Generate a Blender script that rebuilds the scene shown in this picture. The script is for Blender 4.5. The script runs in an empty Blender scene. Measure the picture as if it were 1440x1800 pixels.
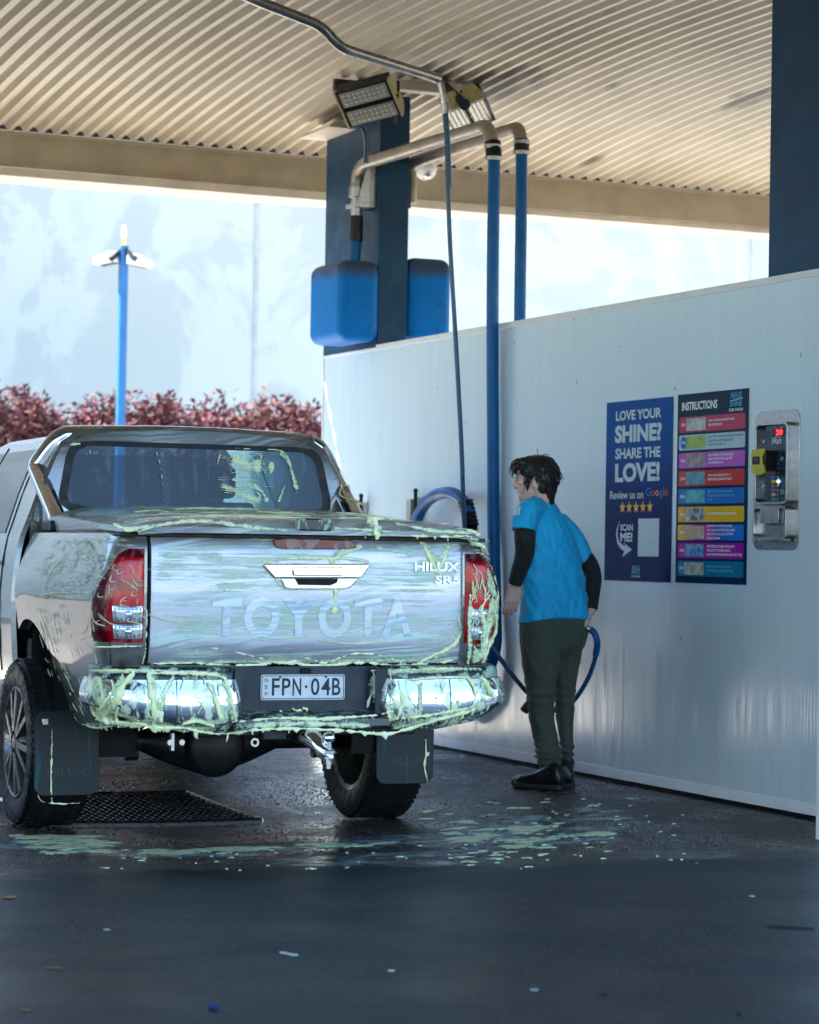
import bpy, bmesh, math, random
from mathutils import Vector, Matrix, noise as mnoise
R_ = math.radians
S = bpy.context.scene
rng = random.Random(7)

# ------------------------------------------------------------------ camera, world, sun, exposure
FPX, YAW, PIT, ROLL, CH = 4355.716, 0.422786, 0.01515, -0.016502, 1.22
Fv = Vector((math.sin(YAW)*math.cos(PIT), math.cos(YAW)*math.cos(PIT), math.sin(PIT)))
Rv0 = Vector((math.cos(YAW), -math.sin(YAW), 0)); Uv0 = Rv0.cross(Fv)
Rv = Rv0*math.cos(ROLL)-Uv0*math.sin(ROLL); Uv = Rv.cross(Fv)
CAM = Vector((0, 0, CH))
cd = bpy.data.cameras.new('camera'); co = bpy.data.objects.new('camera', cd); S.collection.objects.link(co)
co.matrix_world = Matrix(((Rv.x, Uv.x, -Fv.x, 0), (Rv.y, Uv.y, -Fv.y, 0), (Rv.z, Uv.z, -Fv.z, CH), (0, 0, 0, 1)))
cd.sensor_fit = 'VERTICAL'; cd.sensor_height = 30.0; cd.lens = FPX/1800*30.0
cd.clip_start = .1; cd.clip_end = 1000
cd.dof.use_dof = True; cd.dof.focus_distance = 11.0; cd.dof.aperture_fstop = 3.2
S.camera = co

SUN_H = Vector((-0.8, 0.6)); EL = R_(50)
W = bpy.data.worlds.new('World'); S.world = W; W.use_nodes = True
wn = W.node_tree.nodes; wl = W.node_tree.links
sky = wn.new('ShaderNodeTexSky'); sky.sky_type = 'NISHITA'; sky.sun_disc = False
sky.sun_elevation = EL; sky.sun_rotation = math.atan2(SUN_H.x, SUN_H.y); sky.altitude = 0
sky.air_density = 1.0; sky.dust_density = .1; sky.ozone_density = 5.0
wl.new(sky.outputs[0], wn['Background'].inputs[0]); wn['Background'].inputs[1].default_value = .11
sd = bpy.data.lights.new('sun', 'SUN'); sd.energy = 5.0; sd.angle = R_(.5); sd.color = (1, .94, .85)
so = bpy.data.objects.new('sun', sd); S.collection.objects.link(so)
so.rotation_euler = Vector((-SUN_H.x*math.cos(EL), -SUN_H.y*math.cos(EL), -math.sin(EL))).to_track_quat('-Z', 'Y').to_euler()
S.view_settings.view_transform = 'Standard'; S.view_settings.look = 'None'
S.view_settings.exposure = 2.88; S.view_settings.gamma = 1.0
S.cycles.max_bounces = 10; S.cycles.diffuse_bounces = 5; S.cycles.glossy_bounces = 5
S.cycles.caustics_reflective = False; S.cycles.caustics_refractive = False
S.cycles.use_denoising = True; S.cycles.sample_clamp_indirect = 8

# ------------------------------------------------------------------ helpers
def ray(x, y): return Rv*((x-720)/FPX) - Uv*((y-900)/FPX) + Fv
def at(x, y, D): return CAM + ray(x, y)*D
def onZ(x, y, z=0): r = ray(x, y); return CAM + r*((z-CH)/r.z)
def onX(x, y, X): r = ray(x, y); return CAM + r*(X/r.x)
def onY(x, y, Y): r = ray(x, y); return CAM + r*(Y/r.y)
TX, TY, TPHI = 3.832, 9.484, .0483           # the truck: rear centre and heading
cP, sP = math.cos(TPHI), math.sin(TPHI)
def tloc(P): dx, dy = P.x-TX, P.y-TY; return Vector((dx*cP-dy*sP, dx*sP+dy*cP, P.z))
def tv(x, y, v):                             # a point of the truck's cross plane v
    r = ray(x, y); n = Vector((sP, cP, 0)); o = Vector((TX, TY, 0))+n*v
    return tloc(CAM + r*(n.dot(o-CAM)/n.dot(r)))
def tu(x, y, u):
    r = ray(x, y); n = Vector((cP, -sP, 0)); o = Vector((TX, TY, 0))+n*u
    return tloc(CAM + r*(n.dot(o-CAM)/n.dot(r)))
def lerp(a, b, t): return a+(b-a)*t
def interp(x, pts):
    if x <= pts[0][0]: return pts[0][1]
    for (a, b), (c, d) in zip(pts, pts[1:]):
        if x <= c: return b+(d-b)*(x-a)/(c-a)
    return pts[-1][1]
def sstep(a, b, x):
    t = min(1, max(0, (x-a)/(b-a))); return t*t*(3-2*t)
def smooth_path(pts, n=8):
    P = [Vector(p) for p in pts]; out = []
    for i in range(len(P)-1):
        p0, p1, p2, p3 = P[max(i-1, 0)], P[i], P[i+1], P[min(i+2, len(P)-1)]
        for k in range(n):
            t = k/n
            out.append(.5*((2*p1)+(p2-p0)*t+(2*p0-5*p1+4*p2-p3)*t*t+(3*p1-p0-3*p2+p3)*t**3))
    out.append(P[-1]); return out

def bend(pts, r=.08, n=6):
    P = [Vector(p) for p in pts]; out = [P[0]]
    for a, b, c in zip(P, P[1:], P[2:]):
        rr = min(r, (a-b).length*.48, (c-b).length*.48); p, q = b+(a-b).normalized()*rr, b+(c-b).normalized()*rr
        out += [p*((1-t)**2)+b*(2*t*(1-t))+q*(t*t) for t in [k/n for k in range(n+1)]]
    return out+[P[-1]]
_TX = {}
def text_mesh(s, bold=0.0):
    k = (s, bold)
    if k in _TX: return _TX[k]
    c = bpy.data.curves.new('lettering', 'FONT'); c.body = s; c.size = 1; c.offset = bold; c.resolution_u = 3
    o = bpy.data.objects.new('lettering', c); S.collection.objects.link(o)
    bpy.context.view_layer.update()
    m = bpy.data.meshes.new_from_object(o.evaluated_get(bpy.context.evaluated_depsgraph_get()))
    vs = [(v.co.x, v.co.y) for v in m.vertices]; fs = [tuple(p.vertices) for p in m.polygons]
    bpy.data.objects.remove(o); bpy.data.curves.remove(c); bpy.data.meshes.remove(m)
    xs = [v[0] for v in vs]; ys = [v[1] for v in vs]
    _TX[k] = (vs, fs, min(xs), max(xs), min(ys), max(ys)); return _TX[k]

_IC = {}
def ICO(sub):
    if sub not in _IC:
        b = bmesh.new(); bmesh.ops.create_icosphere(b, subdivisions=sub, radius=1); b.verts.index_update()
        _IC[sub] = ([tuple(v.co) for v in b.verts], [[v.index for v in f.verts] for f in b.faces]); b.free()
    return _IC[sub]
OFF = {}
class MB:
    def __init__(s): s.b = bmesh.new(); s.mi = 0
    def face(s, vs, mi=None):
        try:
            f = s.b.faces.new(vs); f.material_index = s.mi if mi is None else mi; return f
        except ValueError: return None
    def V(s, p): return s.b.verts.new(p)
    def box(s, lo, hi, M=None):
        x0, y0, z0 = lo; x1, y1, z1 = hi
        P = [Vector(p) for p in ((x0,y0,z0),(x1,y0,z0),(x1,y1,z0),(x0,y1,z0),(x0,y0,z1),(x1,y0,z1),(x1,y1,z1),(x0,y1,z1))]
        if M: P = [M @ p for p in P]
        v = [s.V(p) for p in P]
        for f in ((0,3,2,1),(4,5,6,7),(0,1,5,4),(1,2,6,5),(2,3,7,6),(3,0,4,7)): s.face([v[i] for i in f])
        return s
    def obox(s, c, ax, ay, az, dx, dy, dz):
        M = Matrix((ax.normalized(), ay.normalized(), az.normalized())).transposed().to_4x4(); M.translation = c
        return s.box((-dx/2, -dy/2, -dz/2), (dx/2, dy/2, dz/2), M)
    def rings(s, rings, closed=True, cap=True):
        L = [[s.V(p) for p in r] for r in rings]; n = len(L[0])
        for a, b in zip(L, L[1:]):
            for i in range(n if closed else n-1):
                j = (i+1) % n; s.face([a[i], a[j], b[j], b[i]])
        if cap and closed:
            s.face(L[0][::-1]); s.face(L[-1])
        return s
    def tube(s, pts, r, n=10, cap=True, ry=None):
        P = [Vector(p) for p in pts]; rr = r if isinstance(r, (list, tuple)) else [r]*len(P)
        rings = []; up = None
        for i, p in enumerate(P):
            d = (P[min(i+1, len(P)-1)]-P[max(i-1, 0)])
            d = d.normalized() if d.length > 1e-9 else Vector((0, 0, 1))
            if up is None:
                up = d.orthogonal().normalized()
            up = (up-d*up.dot(d)); up = up.normalized() if up.length > 1e-6 else d.orthogonal().normalized()
            sd_ = d.cross(up)
            rings.append([p+(up*math.cos(a)+sd_*math.sin(a))*rr[i] for a in [2*math.pi*k/n for k in range(n)]])
        return s.rings(rings, True, cap)
    def cyl(s, a, b, r, n=16, r2=None): return s.tube([a, b], [r, r if r2 is None else r2], n)
    def lathe(s, prof, c, ax, n=32, closed=False):       # prof: (radius, height along the axis)
        ax = Vector(ax).normalized(); u = ax.orthogonal().normalized(); w = ax.cross(u); c = Vector(c)
        rings = [[c+ax*h+(u*math.cos(2*math.pi*k/n)+w*math.sin(2*math.pi*k/n))*r for k in range(n)] for r, h in prof]
        if closed: rings.append(rings[0])
        return s.rings(rings, True, False)
    def prism(s, poly, o, ax, ay, az, d0, d1):           # polygon (a, b) raised along az from d0 to d1
        o, ax, ay, az = Vector(o), Vector(ax), Vector(ay), Vector(az)
        A = [s.V(o+ax*a+ay*b+az*d0) for a, b in poly]; B = [s.V(o+ax*a+ay*b+az*d1) for a, b in poly]
        n = len(A)
        for i in range(n): s.face([A[i], A[(i+1) % n], B[(i+1) % n], B[i]])
        s.face(A[::-1]); s.face(B); return s
    def poly(s, pts): s.face([s.V(p) for p in pts]); return s
    def ball(s, c, r, M=None, sub=2):
        r = r if isinstance(r, (tuple, list)) else (r, r, r); c = Vector(c); vs, fs = ICO(sub)
        L = [s.b.verts.new(c+((M @ Vector((x*r[0], y*r[1], z*r[2]))) if M else Vector((x*r[0], y*r[1], z*r[2])))) for x, y, z in vs]
        for f in fs: s.b.faces.new([L[i] for i in f]).material_index = s.mi
        return s
    def grid(s, f, nu, nv, keep=None):
        L = [[s.V(f(i/nu, j/nv)) for j in range(nv+1)] for i in range(nu+1)]
        for i in range(nu):
            for j in range(nv): s.face([L[i][j], L[i+1][j], L[i+1][j+1], L[i][j+1]])
        return s
    def text(s, t, o, ax, ay, w, h, bold=0.0, d=None):
        vs, fs, x0, x1, y0, y1 = text_mesh(t, bold); o, ax, ay = Vector(o), Vector(ax), Vector(ay)
        kx, ky = w/(x1-x0), h/(y1-y0)
        v = [s.V(o+ax*((x-x0)*kx)+ay*((y-y0)*ky)) for x, y in vs]
        for f in fs: s.face([v[i] for i in f])
        return s
    def build(s, name, mats, parent=None, smooth=35, bevel=0, mods=(), kind=None):
        bmesh.ops.recalc_face_normals(s.b, faces=s.b.faces)
        me = bpy.data.meshes.new(name)
        if parent is not None and parent.name in OFF:
            bmesh.ops.translate(s.b, verts=s.b.verts, vec=-OFF[parent.name])
        s.b.to_mesh(me); s.b.free()
        for m in (mats if isinstance(mats, (list, tuple)) else [mats]): me.materials.append(m)
        o = bpy.data.objects.new(name, me); S.collection.objects.link(o)
        if parent is not None:
            o.parent = parent
            if parent.name in OFF: OFF[o.name] = OFF[parent.name]
        if bevel:
            md = o.modifiers.new('edge', 'BEVEL'); md.width = bevel; md.segments = 2; md.limit_method = 'ANGLE'; md.angle_limit = R_(40)
        for kind_, kw in mods:
            md = o.modifiers.new(kind_.lower(), kind_)
            for a, v in kw.items(): setattr(md, a, v)
        if smooth:
            me.polygons.foreach_set('use_smooth', [True]*len(me.polygons))
            if smooth < 180: me.set_sharp_from_angle(angle=R_(smooth))
        if kind: o['kind'] = kind
        return o
REMESH = lambda v: ('REMESH', dict(mode='VOXEL', voxel_size=v, use_smooth_shade=True))
SMOOTH = lambda k, f=.5: ('SMOOTH', dict(iterations=k, factor=f))
def thing(name, label, cat, loc=(0, 0, 0), group=None):
    o = bpy.data.objects.new(name, None); S.collection.objects.link(o); o.location = loc; o.empty_display_size = .1
    OFF[o.name] = Vector(loc); o['label'] = label; o['category'] = cat
    if group: o['group'] = group
    return o
def tag(o, label, cat, group=None):
    o['label'] = label; o['category'] = cat
    if group: o['group'] = group
    return o

# ------------------------------------------------------------------ materials
def newmat(name):
    m = bpy.data.materials.new(name); m.use_nodes = True
    return m, m.node_tree.nodes, m.node_tree.links, m.node_tree.nodes['Principled BSDF']
def nz(N, L, vec, scale, detail=4, rough=.55, dist=0):
    n = N.new('ShaderNodeTexNoise'); n.inputs['Scale'].default_value = scale; n.inputs['Detail'].default_value = detail
    n.inputs['Roughness'].default_value = rough; n.inputs['Distortion'].default_value = dist
    if vec is not None: L.new(vec, n.inputs['Vector'])
    return n.outputs['Fac']
def mapping(N, L, vec, scale=(1, 1, 1), rot=(0, 0, 0), loc=(0, 0, 0)):
    n = N.new('ShaderNodeMapping'); n.inputs['Scale'].default_value = scale; n.inputs['Rotation'].default_value = rot
    n.inputs['Location'].default_value = loc; L.new(vec, n.inputs['Vector']); return n.outputs[0]
def ramp(N, L, fac, a, b, lo=0.0, hi=1.0):
    n = N.new('ShaderNodeMapRange'); n.interpolation_type = 'SMOOTHSTEP'
    for k, v in ((1, a), (2, b), (3, lo), (4, hi)): n.inputs[k].default_value = v
    L.new(fac, n.inputs[0]); return n.outputs[0]
def mth(N, L, op, a, b=None):
    n = N.new('ShaderNodeMath'); n.operation = op
    for i, v in enumerate((a, b)):
        if v is None: continue
        if isinstance(v, (int, float)): n.inputs[i].default_value = v
        else: L.new(v, n.inputs[i])
    return n.outputs[0]
def mixc(N, L, f, a, b, blend='MIX'):
    n = N.new('ShaderNodeMix'); n.data_type = 'RGBA'; n.blend_type = blend
    for i, v in ((0, f), (6, a), (7, b)):
        if isinstance(v, (int, float)): n.inputs[i].default_value = v
        elif isinstance(v, (tuple, list)): n.inputs[i].default_value = (*v[:3], 1)
        else: L.new(v, n.inputs[i])
    return n.outputs[2]
def bumpn(N, L, B, h, strength=.3, dist=.01, chain=None):
    n = N.new('ShaderNodeBump'); n.inputs['Strength'].default_value = strength; n.inputs['Distance'].default_value = dist
    L.new(h, n.inputs['Height'])
    if chain: L.new(chain, n.inputs['Normal'])
    L.new(n.outputs[0], B.inputs['Normal']); return n.outputs[0]
def ocoord(N): return N.new('ShaderNodeTexCoord').outputs['Object']
def pbr(name, col, rough=.5, metal=0, var=.12, vs=6, rv=.12, bump=0, bs=80, coat=0, dirt=None, spec=.5):
    m, N, L, B = newmat(name); oc = ocoord(N)
    f = nz(N, L, oc, vs, 5)
    c = mixc(N, L, ramp(N, L, f, .3, .7), [x*(1-var) for x in col], [min(1, x*(1+var)) for x in col])
    if dirt:
        d = ramp(N, L, nz(N, L, oc, dirt[1], 6, .65), dirt[2], dirt[2]+.15); c = mixc(N, L, d, c, dirt[0])
    L.new(c, B.inputs['Base Color']); B.inputs['Metallic'].default_value = metal
    r = ramp(N, L, nz(N, L, oc, vs*2.3, 4), .3, .7, max(.02, rough-rv), min(1, rough+rv)); L.new(r, B.inputs['Roughness'])
    B.inputs['Coat Weight'].default_value = coat; B.inputs['Coat Roughness'].default_value = .05
    B.inputs['Specular IOR Level'].default_value = spec
    if bump: bumpn(N, L, B, nz(N, L, oc, bs, 4), bump, .004)
    return m
def plain(name, col, rough=.5, metal=0, emit=0):
    m, N, L, B = newmat(name); oc = ocoord(N)
    c = mixc(N, L, ramp(N, L, nz(N, L, oc, 30, 3), .3, .7), [x*.94 for x in col], [min(1, x*1.05) for x in col])
    L.new(c, B.inputs['Base Color']); B.inputs['Roughness'].default_value = rough; B.inputs['Metallic'].default_value = metal
    B.inputs['Specular IOR Level'].default_value = .2
    if emit: L.new(c, B.inputs['Emission Color']); B.inputs['Emission Strength'].default_value = emit
    return m

FOAM_C = (.62, .76, .34)
def film(N, L, oc, style):
    """soap film left on a panel: brushed streaks (rear), fine drips (flank)"""
    if style == 'rear':
        w = nz(N, L, mapping(N, L, oc, (1, 1, 1.5)), 2.2, 2)
        sx = N.new('ShaderNodeSeparateXYZ'); L.new(oc, sx.inputs[0])
        cx = N.new('ShaderNodeCombineXYZ'); L.new(sx.outputs[0], cx.inputs[0])
        z2 = mth(N, L, 'ADD', mth(N, L, 'ADD', sx.outputs[2], mth(N, L, 'MULTIPLY', sx.outputs[0], -.13)), mth(N, L, 'MULTIPLY', w, .13)); L.new(z2, cx.inputs[2])
        v = mapping(N, L, cx.outputs[0], (1.3, 1, 62), (0, R_(4), 0))
        s = ramp(N, L, nz(N, L, v, 1.0, 4, .55), .44, .60)
        patch = ramp(N, L, nz(N, L, mapping(N, L, oc, (1, 1, 2.2)), 3.2, 4), .30, .60)
        return mth(N, L, 'MULTIPLY', s, patch)
    if style == 'flank':
        v = mapping(N, L, oc, (55, 55, 4.5)); s = ramp(N, L, nz(N, L, v, 1, 3), .62, .68)
        v2 = mapping(N, L, oc, (9, 9, 70), (R_(8), R_(8), 0)); s2 = ramp(N, L, nz(N, L, v2, 1, 4), .5, .62)
        sx = N.new('ShaderNodeSeparateXYZ'); L.new(oc, sx.inputs[0])
        up = ramp(N, L, mth(N, L, 'ADD', sx.outputs[2], mth(N, L, 'MULTIPLY', nz(N, L, oc, 3, 3), .3)), 1.12, 1.2)
        return mth(N, L, 'MAXIMUM', mth(N, L, 'MULTIPLY', s, mth(N, L, 'SUBTRACT', 1.0, up)), mth(N, L, 'MULTIPLY', mth(N, L, 'MULTIPLY', s2, up), .85))
    if style == 'splash':
        s = ramp(N, L, nz(N, L, mapping(N, L, oc, (14, 14, 9)), 1, 6, .65, 1.2), .5, .58)
        return s
    if style == 'drip':
        return ramp(N, L, nz(N, L, mapping(N, L, oc, (30, 30, 2.2)), 1, 3), .6, .68)
def foamy(name, col, rough, metal, style, amt=.75, fc=(.55, .66, .5), coat=0, flake=0, spec=.5):
    m, N, L, B = newmat(name); oc = ocoord(N)
    f = mth(N, L, 'MULTIPLY', film(N, L, oc, style), amt)
    base = mixc(N, L, ramp(N, L, nz(N, L, oc, 5, 4), .3, .7), [x*.93 for x in col], [min(1, x*1.07) for x in col])
    L.new(mixc(N, L, f, base, fc), B.inputs['Base Color'])
    L.new(mth(N, L, 'MULTIPLY', mth(N, L, 'SUBTRACT', 1.0, f), metal), B.inputs['Metallic'])
    L.new(mth(N, L, 'ADD', mth(N, L, 'MULTIPLY', f, .35), rough), B.inputs['Roughness'])
    B.inputs['Coat Weight'].default_value = coat; B.inputs['Coat Roughness'].default_value = .04
    B.inputs['Specular IOR Level'].default_value = spec
    h = f
    if flake:
        h = mth(N, L, 'ADD', f, mth(N, L, 'MULTIPLY', nz(N, L, oc, 900, 1), flake))
    bumpn(N, L, B, h, .22, .0015)
    return m
def asphalt():
    m, N, L, B = newmat('wet_asphalt'); oc = ocoord(N)
    sx = N.new('ShaderNodeSeparateXYZ'); L.new(oc, sx.inputs[0]); Y = sx.outputs[1]; X = sx.outputs[0]
    wob = mth(N, L, 'MULTIPLY', nz(N, L, oc, 1.3, 5), 1.0)
    yb = mth(N, L, 'ADD', mth(N, L, 'ADD', Y, wob), mth(N, L, 'MULTIPLY', X, .12))
    bay = ramp(N, L, yb, 9.55, 9.75)                      # the coarse bay surface starts here
    out = ramp(N, L, yb, 15.6, 15.9)
    agg = mth(N, L, 'ADD', mth(N, L, 'MULTIPLY', nz(N, L, oc, 68, 4, .8), .6), mth(N, L, 'MULTIPLY', nz(N, L, mapping(N, L, oc, (1.5, .8, 1)), 26, 3, .7), .4)); big = nz(N, L, oc, .9, 6, .6); mid = nz(N, L, oc, 7, 6, .65)
    fine = ramp(N, L, agg, .45, .62)
    c1 = mixc(N, L, ramp(N, L, big, .38, .62), (.003, .010, .014), (.018, .035, .042))
    c1 = mixc(N, L, ramp(N, L, nz(N, L, mapping(N, L, oc, (.6, 1.6, 1), (0, 0, .35)), 1.6, 6, .65), .52, .68, 0, .75), c1, (.003, .006, .009))
    c1 = mixc(N, L, ramp(N, L, nz(N, L, mapping(N, L, oc, (1.2, .5, 1), (0, 0, -.5)), 1.1, 6, .65), .55, .72, 0, .6), c1, (.032, .050, .056))
    c1 = mixc(N, L, ramp(N, L, mid, .60, .8, 0, .5), c1, (.036, .056, .062))
    c1 = mixc(N, L, ramp(N, L, agg, .5, .72, 0, .6), c1, (.075, .08, .085))
    c1 = mixc(N, L, ramp(N, L, agg, .47, .33, 0, .7), c1, (.006, .008, .010))
    c2 = mixc(N, L, fine, (.008, .008, .008), (.19, .155, .12))
    c2 = mixc(N, L, ramp(N, L, mid, .3, .7, 0, .55), c2, (.04, .034, .028))
    c3 = mixc(N, L, fine, (.34, .32, .28), (.50, .475, .43))
    c3 = mixc(N, L, ramp(N, L, mth(N, L, 'ADD', X, mth(N, L, 'MULTIPLY', big, 1.5)), 2.2, 4.2), (.024, .024, .025), c3)
    c = mixc(N, L, bay, c1, c2); c = mixc(N, L, out, c, c3)
    vo = N.new('ShaderNodeTexVoronoi'); vo.inputs['Scale'].default_value = 34; L.new(mapping(N, L, oc, (1.2, .7, 1)), vo.inputs['Vector'])
    chip = mth(N, L, 'MULTIPLY', ramp(N, L, vo.outputs['Distance'], .16, .08), ramp(N, L, nz(N, L, oc, 17, 3), .5, .62))
    c = mixc(N, L, mth(N, L, 'MULTIPLY', chip, .75), c, (.17, .155, .135))
    # stains: a rusty one by the wall, a dark blue spill
    def spot(cx, cy, r, k):
        vm = N.new('ShaderNodeVectorMath'); vm.operation = 'DISTANCE'; vm.inputs[1].default_value = (cx, cy, 0)
        L.new(mapping(N, L, oc, (1, 1, 0)), vm.inputs[0])
        d = mth(N, L, 'ADD', vm.outputs['Value'], mth(N, L, 'MULTIPLY', nz(N, L, oc, 6, 5), .5))
        return ramp(N, L, d, r+.28, r+.05, 0, k)
    c = mixc(N, L, spot(3.63, 7.05, .12, .8), c, (.004, .012, .028))
    c = mixc(N, L, spot(5.03, 8.75, .06, .45), c, (.16, .05, .03))
    L.new(c, B.inputs['Base Color'])
    r1 = ramp(N, L, big, .35, .65, .34, .52)
    r2 = ramp(N, L, nz(N, L, oc, 1.6, 5), .36, .60, .14, .46)
    n = N.new('ShaderNodeMix'); L.new(bay, n.inputs[0]); L.new(r1, n.inputs[2]); L.new(r2, n.inputs[3])
    n2 = N.new('ShaderNodeMix'); L.new(out, n2.inputs[0]); L.new(n.outputs[0], n2.inputs[2]); n2.inputs[3].default_value = .8
    L.new(n2.outputs[0], B.inputs['Roughness'])
    h = mth(N, L, 'ADD', mth(N, L, 'MULTIPLY', agg, mth(N, L, 'ADD', mth(N, L, 'MULTIPLY', bay, 1.0), .22)), mth(N, L, 'MULTIPLY', mid, .6))
    bumpn(N, L, B, h, .6, .008)
    n3 = N.new('ShaderNodeMix'); L.new(bay, n3.inputs[0]); n3.inputs[2].default_value = .18; n3.inputs[3].default_value = .34; L.new(n3.outputs[0], B.inputs['Specular IOR Level'])
    return m
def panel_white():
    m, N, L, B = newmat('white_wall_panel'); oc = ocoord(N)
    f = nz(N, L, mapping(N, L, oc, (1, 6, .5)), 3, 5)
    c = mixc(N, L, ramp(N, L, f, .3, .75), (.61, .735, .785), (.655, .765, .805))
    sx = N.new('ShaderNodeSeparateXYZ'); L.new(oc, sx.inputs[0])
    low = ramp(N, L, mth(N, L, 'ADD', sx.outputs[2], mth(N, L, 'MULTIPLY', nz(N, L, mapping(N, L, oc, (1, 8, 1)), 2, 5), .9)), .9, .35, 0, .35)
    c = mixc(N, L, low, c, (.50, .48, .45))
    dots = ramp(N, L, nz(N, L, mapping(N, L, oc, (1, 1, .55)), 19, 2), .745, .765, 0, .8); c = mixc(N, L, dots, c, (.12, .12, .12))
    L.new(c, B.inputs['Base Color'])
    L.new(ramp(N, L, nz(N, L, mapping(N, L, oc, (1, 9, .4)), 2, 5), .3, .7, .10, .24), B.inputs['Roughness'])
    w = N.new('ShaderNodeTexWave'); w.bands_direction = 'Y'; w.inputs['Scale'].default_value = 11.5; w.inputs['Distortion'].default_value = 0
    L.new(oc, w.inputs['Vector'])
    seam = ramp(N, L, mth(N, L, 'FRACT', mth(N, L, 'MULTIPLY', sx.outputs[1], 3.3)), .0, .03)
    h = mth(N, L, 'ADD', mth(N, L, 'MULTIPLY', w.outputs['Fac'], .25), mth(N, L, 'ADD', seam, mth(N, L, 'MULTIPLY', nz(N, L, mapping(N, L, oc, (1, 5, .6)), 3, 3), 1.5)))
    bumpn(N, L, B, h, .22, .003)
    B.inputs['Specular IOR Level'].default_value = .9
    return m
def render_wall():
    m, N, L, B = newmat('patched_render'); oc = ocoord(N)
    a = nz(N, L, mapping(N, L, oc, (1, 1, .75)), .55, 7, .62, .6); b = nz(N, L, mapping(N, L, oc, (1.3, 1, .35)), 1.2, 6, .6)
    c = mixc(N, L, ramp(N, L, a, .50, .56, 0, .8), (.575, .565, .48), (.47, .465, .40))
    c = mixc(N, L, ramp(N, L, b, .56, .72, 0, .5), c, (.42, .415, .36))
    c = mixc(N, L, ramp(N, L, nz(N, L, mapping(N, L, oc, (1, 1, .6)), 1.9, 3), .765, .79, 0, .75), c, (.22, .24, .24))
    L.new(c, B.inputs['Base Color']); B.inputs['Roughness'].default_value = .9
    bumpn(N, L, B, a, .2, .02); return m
def sheet_metal():
    m, N, L, B = newmat('cream_roof_sheet'); oc = ocoord(N)
    c = mixc(N, L, ramp(N, L, nz(N, L, mapping(N, L, oc, (3, .6, 1)), 2, 6), .3, .7), (.405, .345, .255), (.51, .44, .335))
    c = mixc(N, L, ramp(N, L, nz(N, L, mapping(N, L, oc, (2.4, .9, 1)), 1.1, 5, .6), .66, .78, 0, .8), c, (.13, .11, .09))
    c = mixc(N, L, ramp(N, L, nz(N, L, oc, 26, 2), .79, .82, 0, .8), c, (.10, .08, .06))
    c = mixc(N, L, ramp(N, L, nz(N, L, mapping(N, L, oc, (9, 1.2, 1)), 1.2, 5), .58, .75, 0, .3), c, (.36, .29, .20))
    def soot(cx, cy, rx, ry, k):
        vm = N.new('ShaderNodeVectorMath'); vm.operation = 'LENGTH'
        L.new(mapping(N, L, oc, (1/rx, 1/ry, 0), (0, 0, 0), (-cx/rx, -cy/ry, 0)), vm.inputs[0])
        d = mth(N, L, 'ADD', vm.outputs['Value'], mth(N, L, 'MULTIPLY', nz(N, L, mapping(N, L, oc, (4, 1, 1)), 3, 5), 1.1))
        return ramp(N, L, d, 1.35, .7, 0, k)
    sp_ = [onZ(865, 142, 4.27), onZ(1325, 158, 4.32), onZ(1045, 262, 4.2), onZ(760, 130, 4.25)]
    for a in ((sp_[0].x-4, sp_[0].y-16.6, .55, .9, .9), (sp_[1].x-4, sp_[1].y-16.6, .22, .8, .85), (sp_[2].x-4, sp_[2].y-16.6, .10, .35, .8), (sp_[3].x-4, sp_[3].y-16.6, .3, .6, .9)): c = mixc(N, L, soot(*a), c, (.05, .042, .035))
    L.new(c, B.inputs['Base Color']); B.inputs['Roughness'].default_value = .42; B.inputs['Specular IOR Level'].default_value = .5
    return m
def leafmat(name, a, b):
    m, N, L, B = newmat(name); oc = ocoord(N)
    g = N.new('ShaderNodeNewGeometry'); o = N.new('ShaderNodeObjectInfo')
    c = mixc(N, L, g.outputs['Random Per Island'], a, b)
    c = mixc(N, L, ramp(N, L, nz(N, L, oc, 2.5, 3), .4, .65, 0, .45), c, (.05, .055, .03))
    L.new(c, B.inputs['Base Color']); B.inputs['Roughness'].default_value = .75; B.inputs['Specular IOR Level'].default_value = .12
    B.inputs['Subsurface Weight'].default_value = .0
    return m
def picture(name, cols, sc, seed):
    m, N, L, B = newmat(name); oc = mapping(N, L, ocoord(N), (1, 1, 1), (0, 0, 0), (seed*3.1, seed*1.7, seed))
    v = N.new('ShaderNodeTexVoronoi'); v.inputs['Scale'].default_value = sc; L.new(oc, v.inputs['Vector'])
    r = N.new('ShaderNodeValToRGB'); r.color_ramp.interpolation = 'LINEAR'
    e = r.color_ramp.elements; e[0].color = (*cols[0], 1); e[1].color = (*cols[-1], 1)
    for i, cc in enumerate(cols[1:-1]): x = e.new((i+1)/(len(cols)-1)); x.color = (*cc, 1)
    L.new(mth(N, L, 'MULTIPLY', mth(N, L, 'ADD', nz(N, L, oc, sc*.7, 4, .6, 1), v.outputs['Distance']), .62), r.inputs[0])
    L.new(r.outputs[0], B.inputs['Base Color']); B.inputs['Roughness'].default_value = .3; return m

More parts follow.
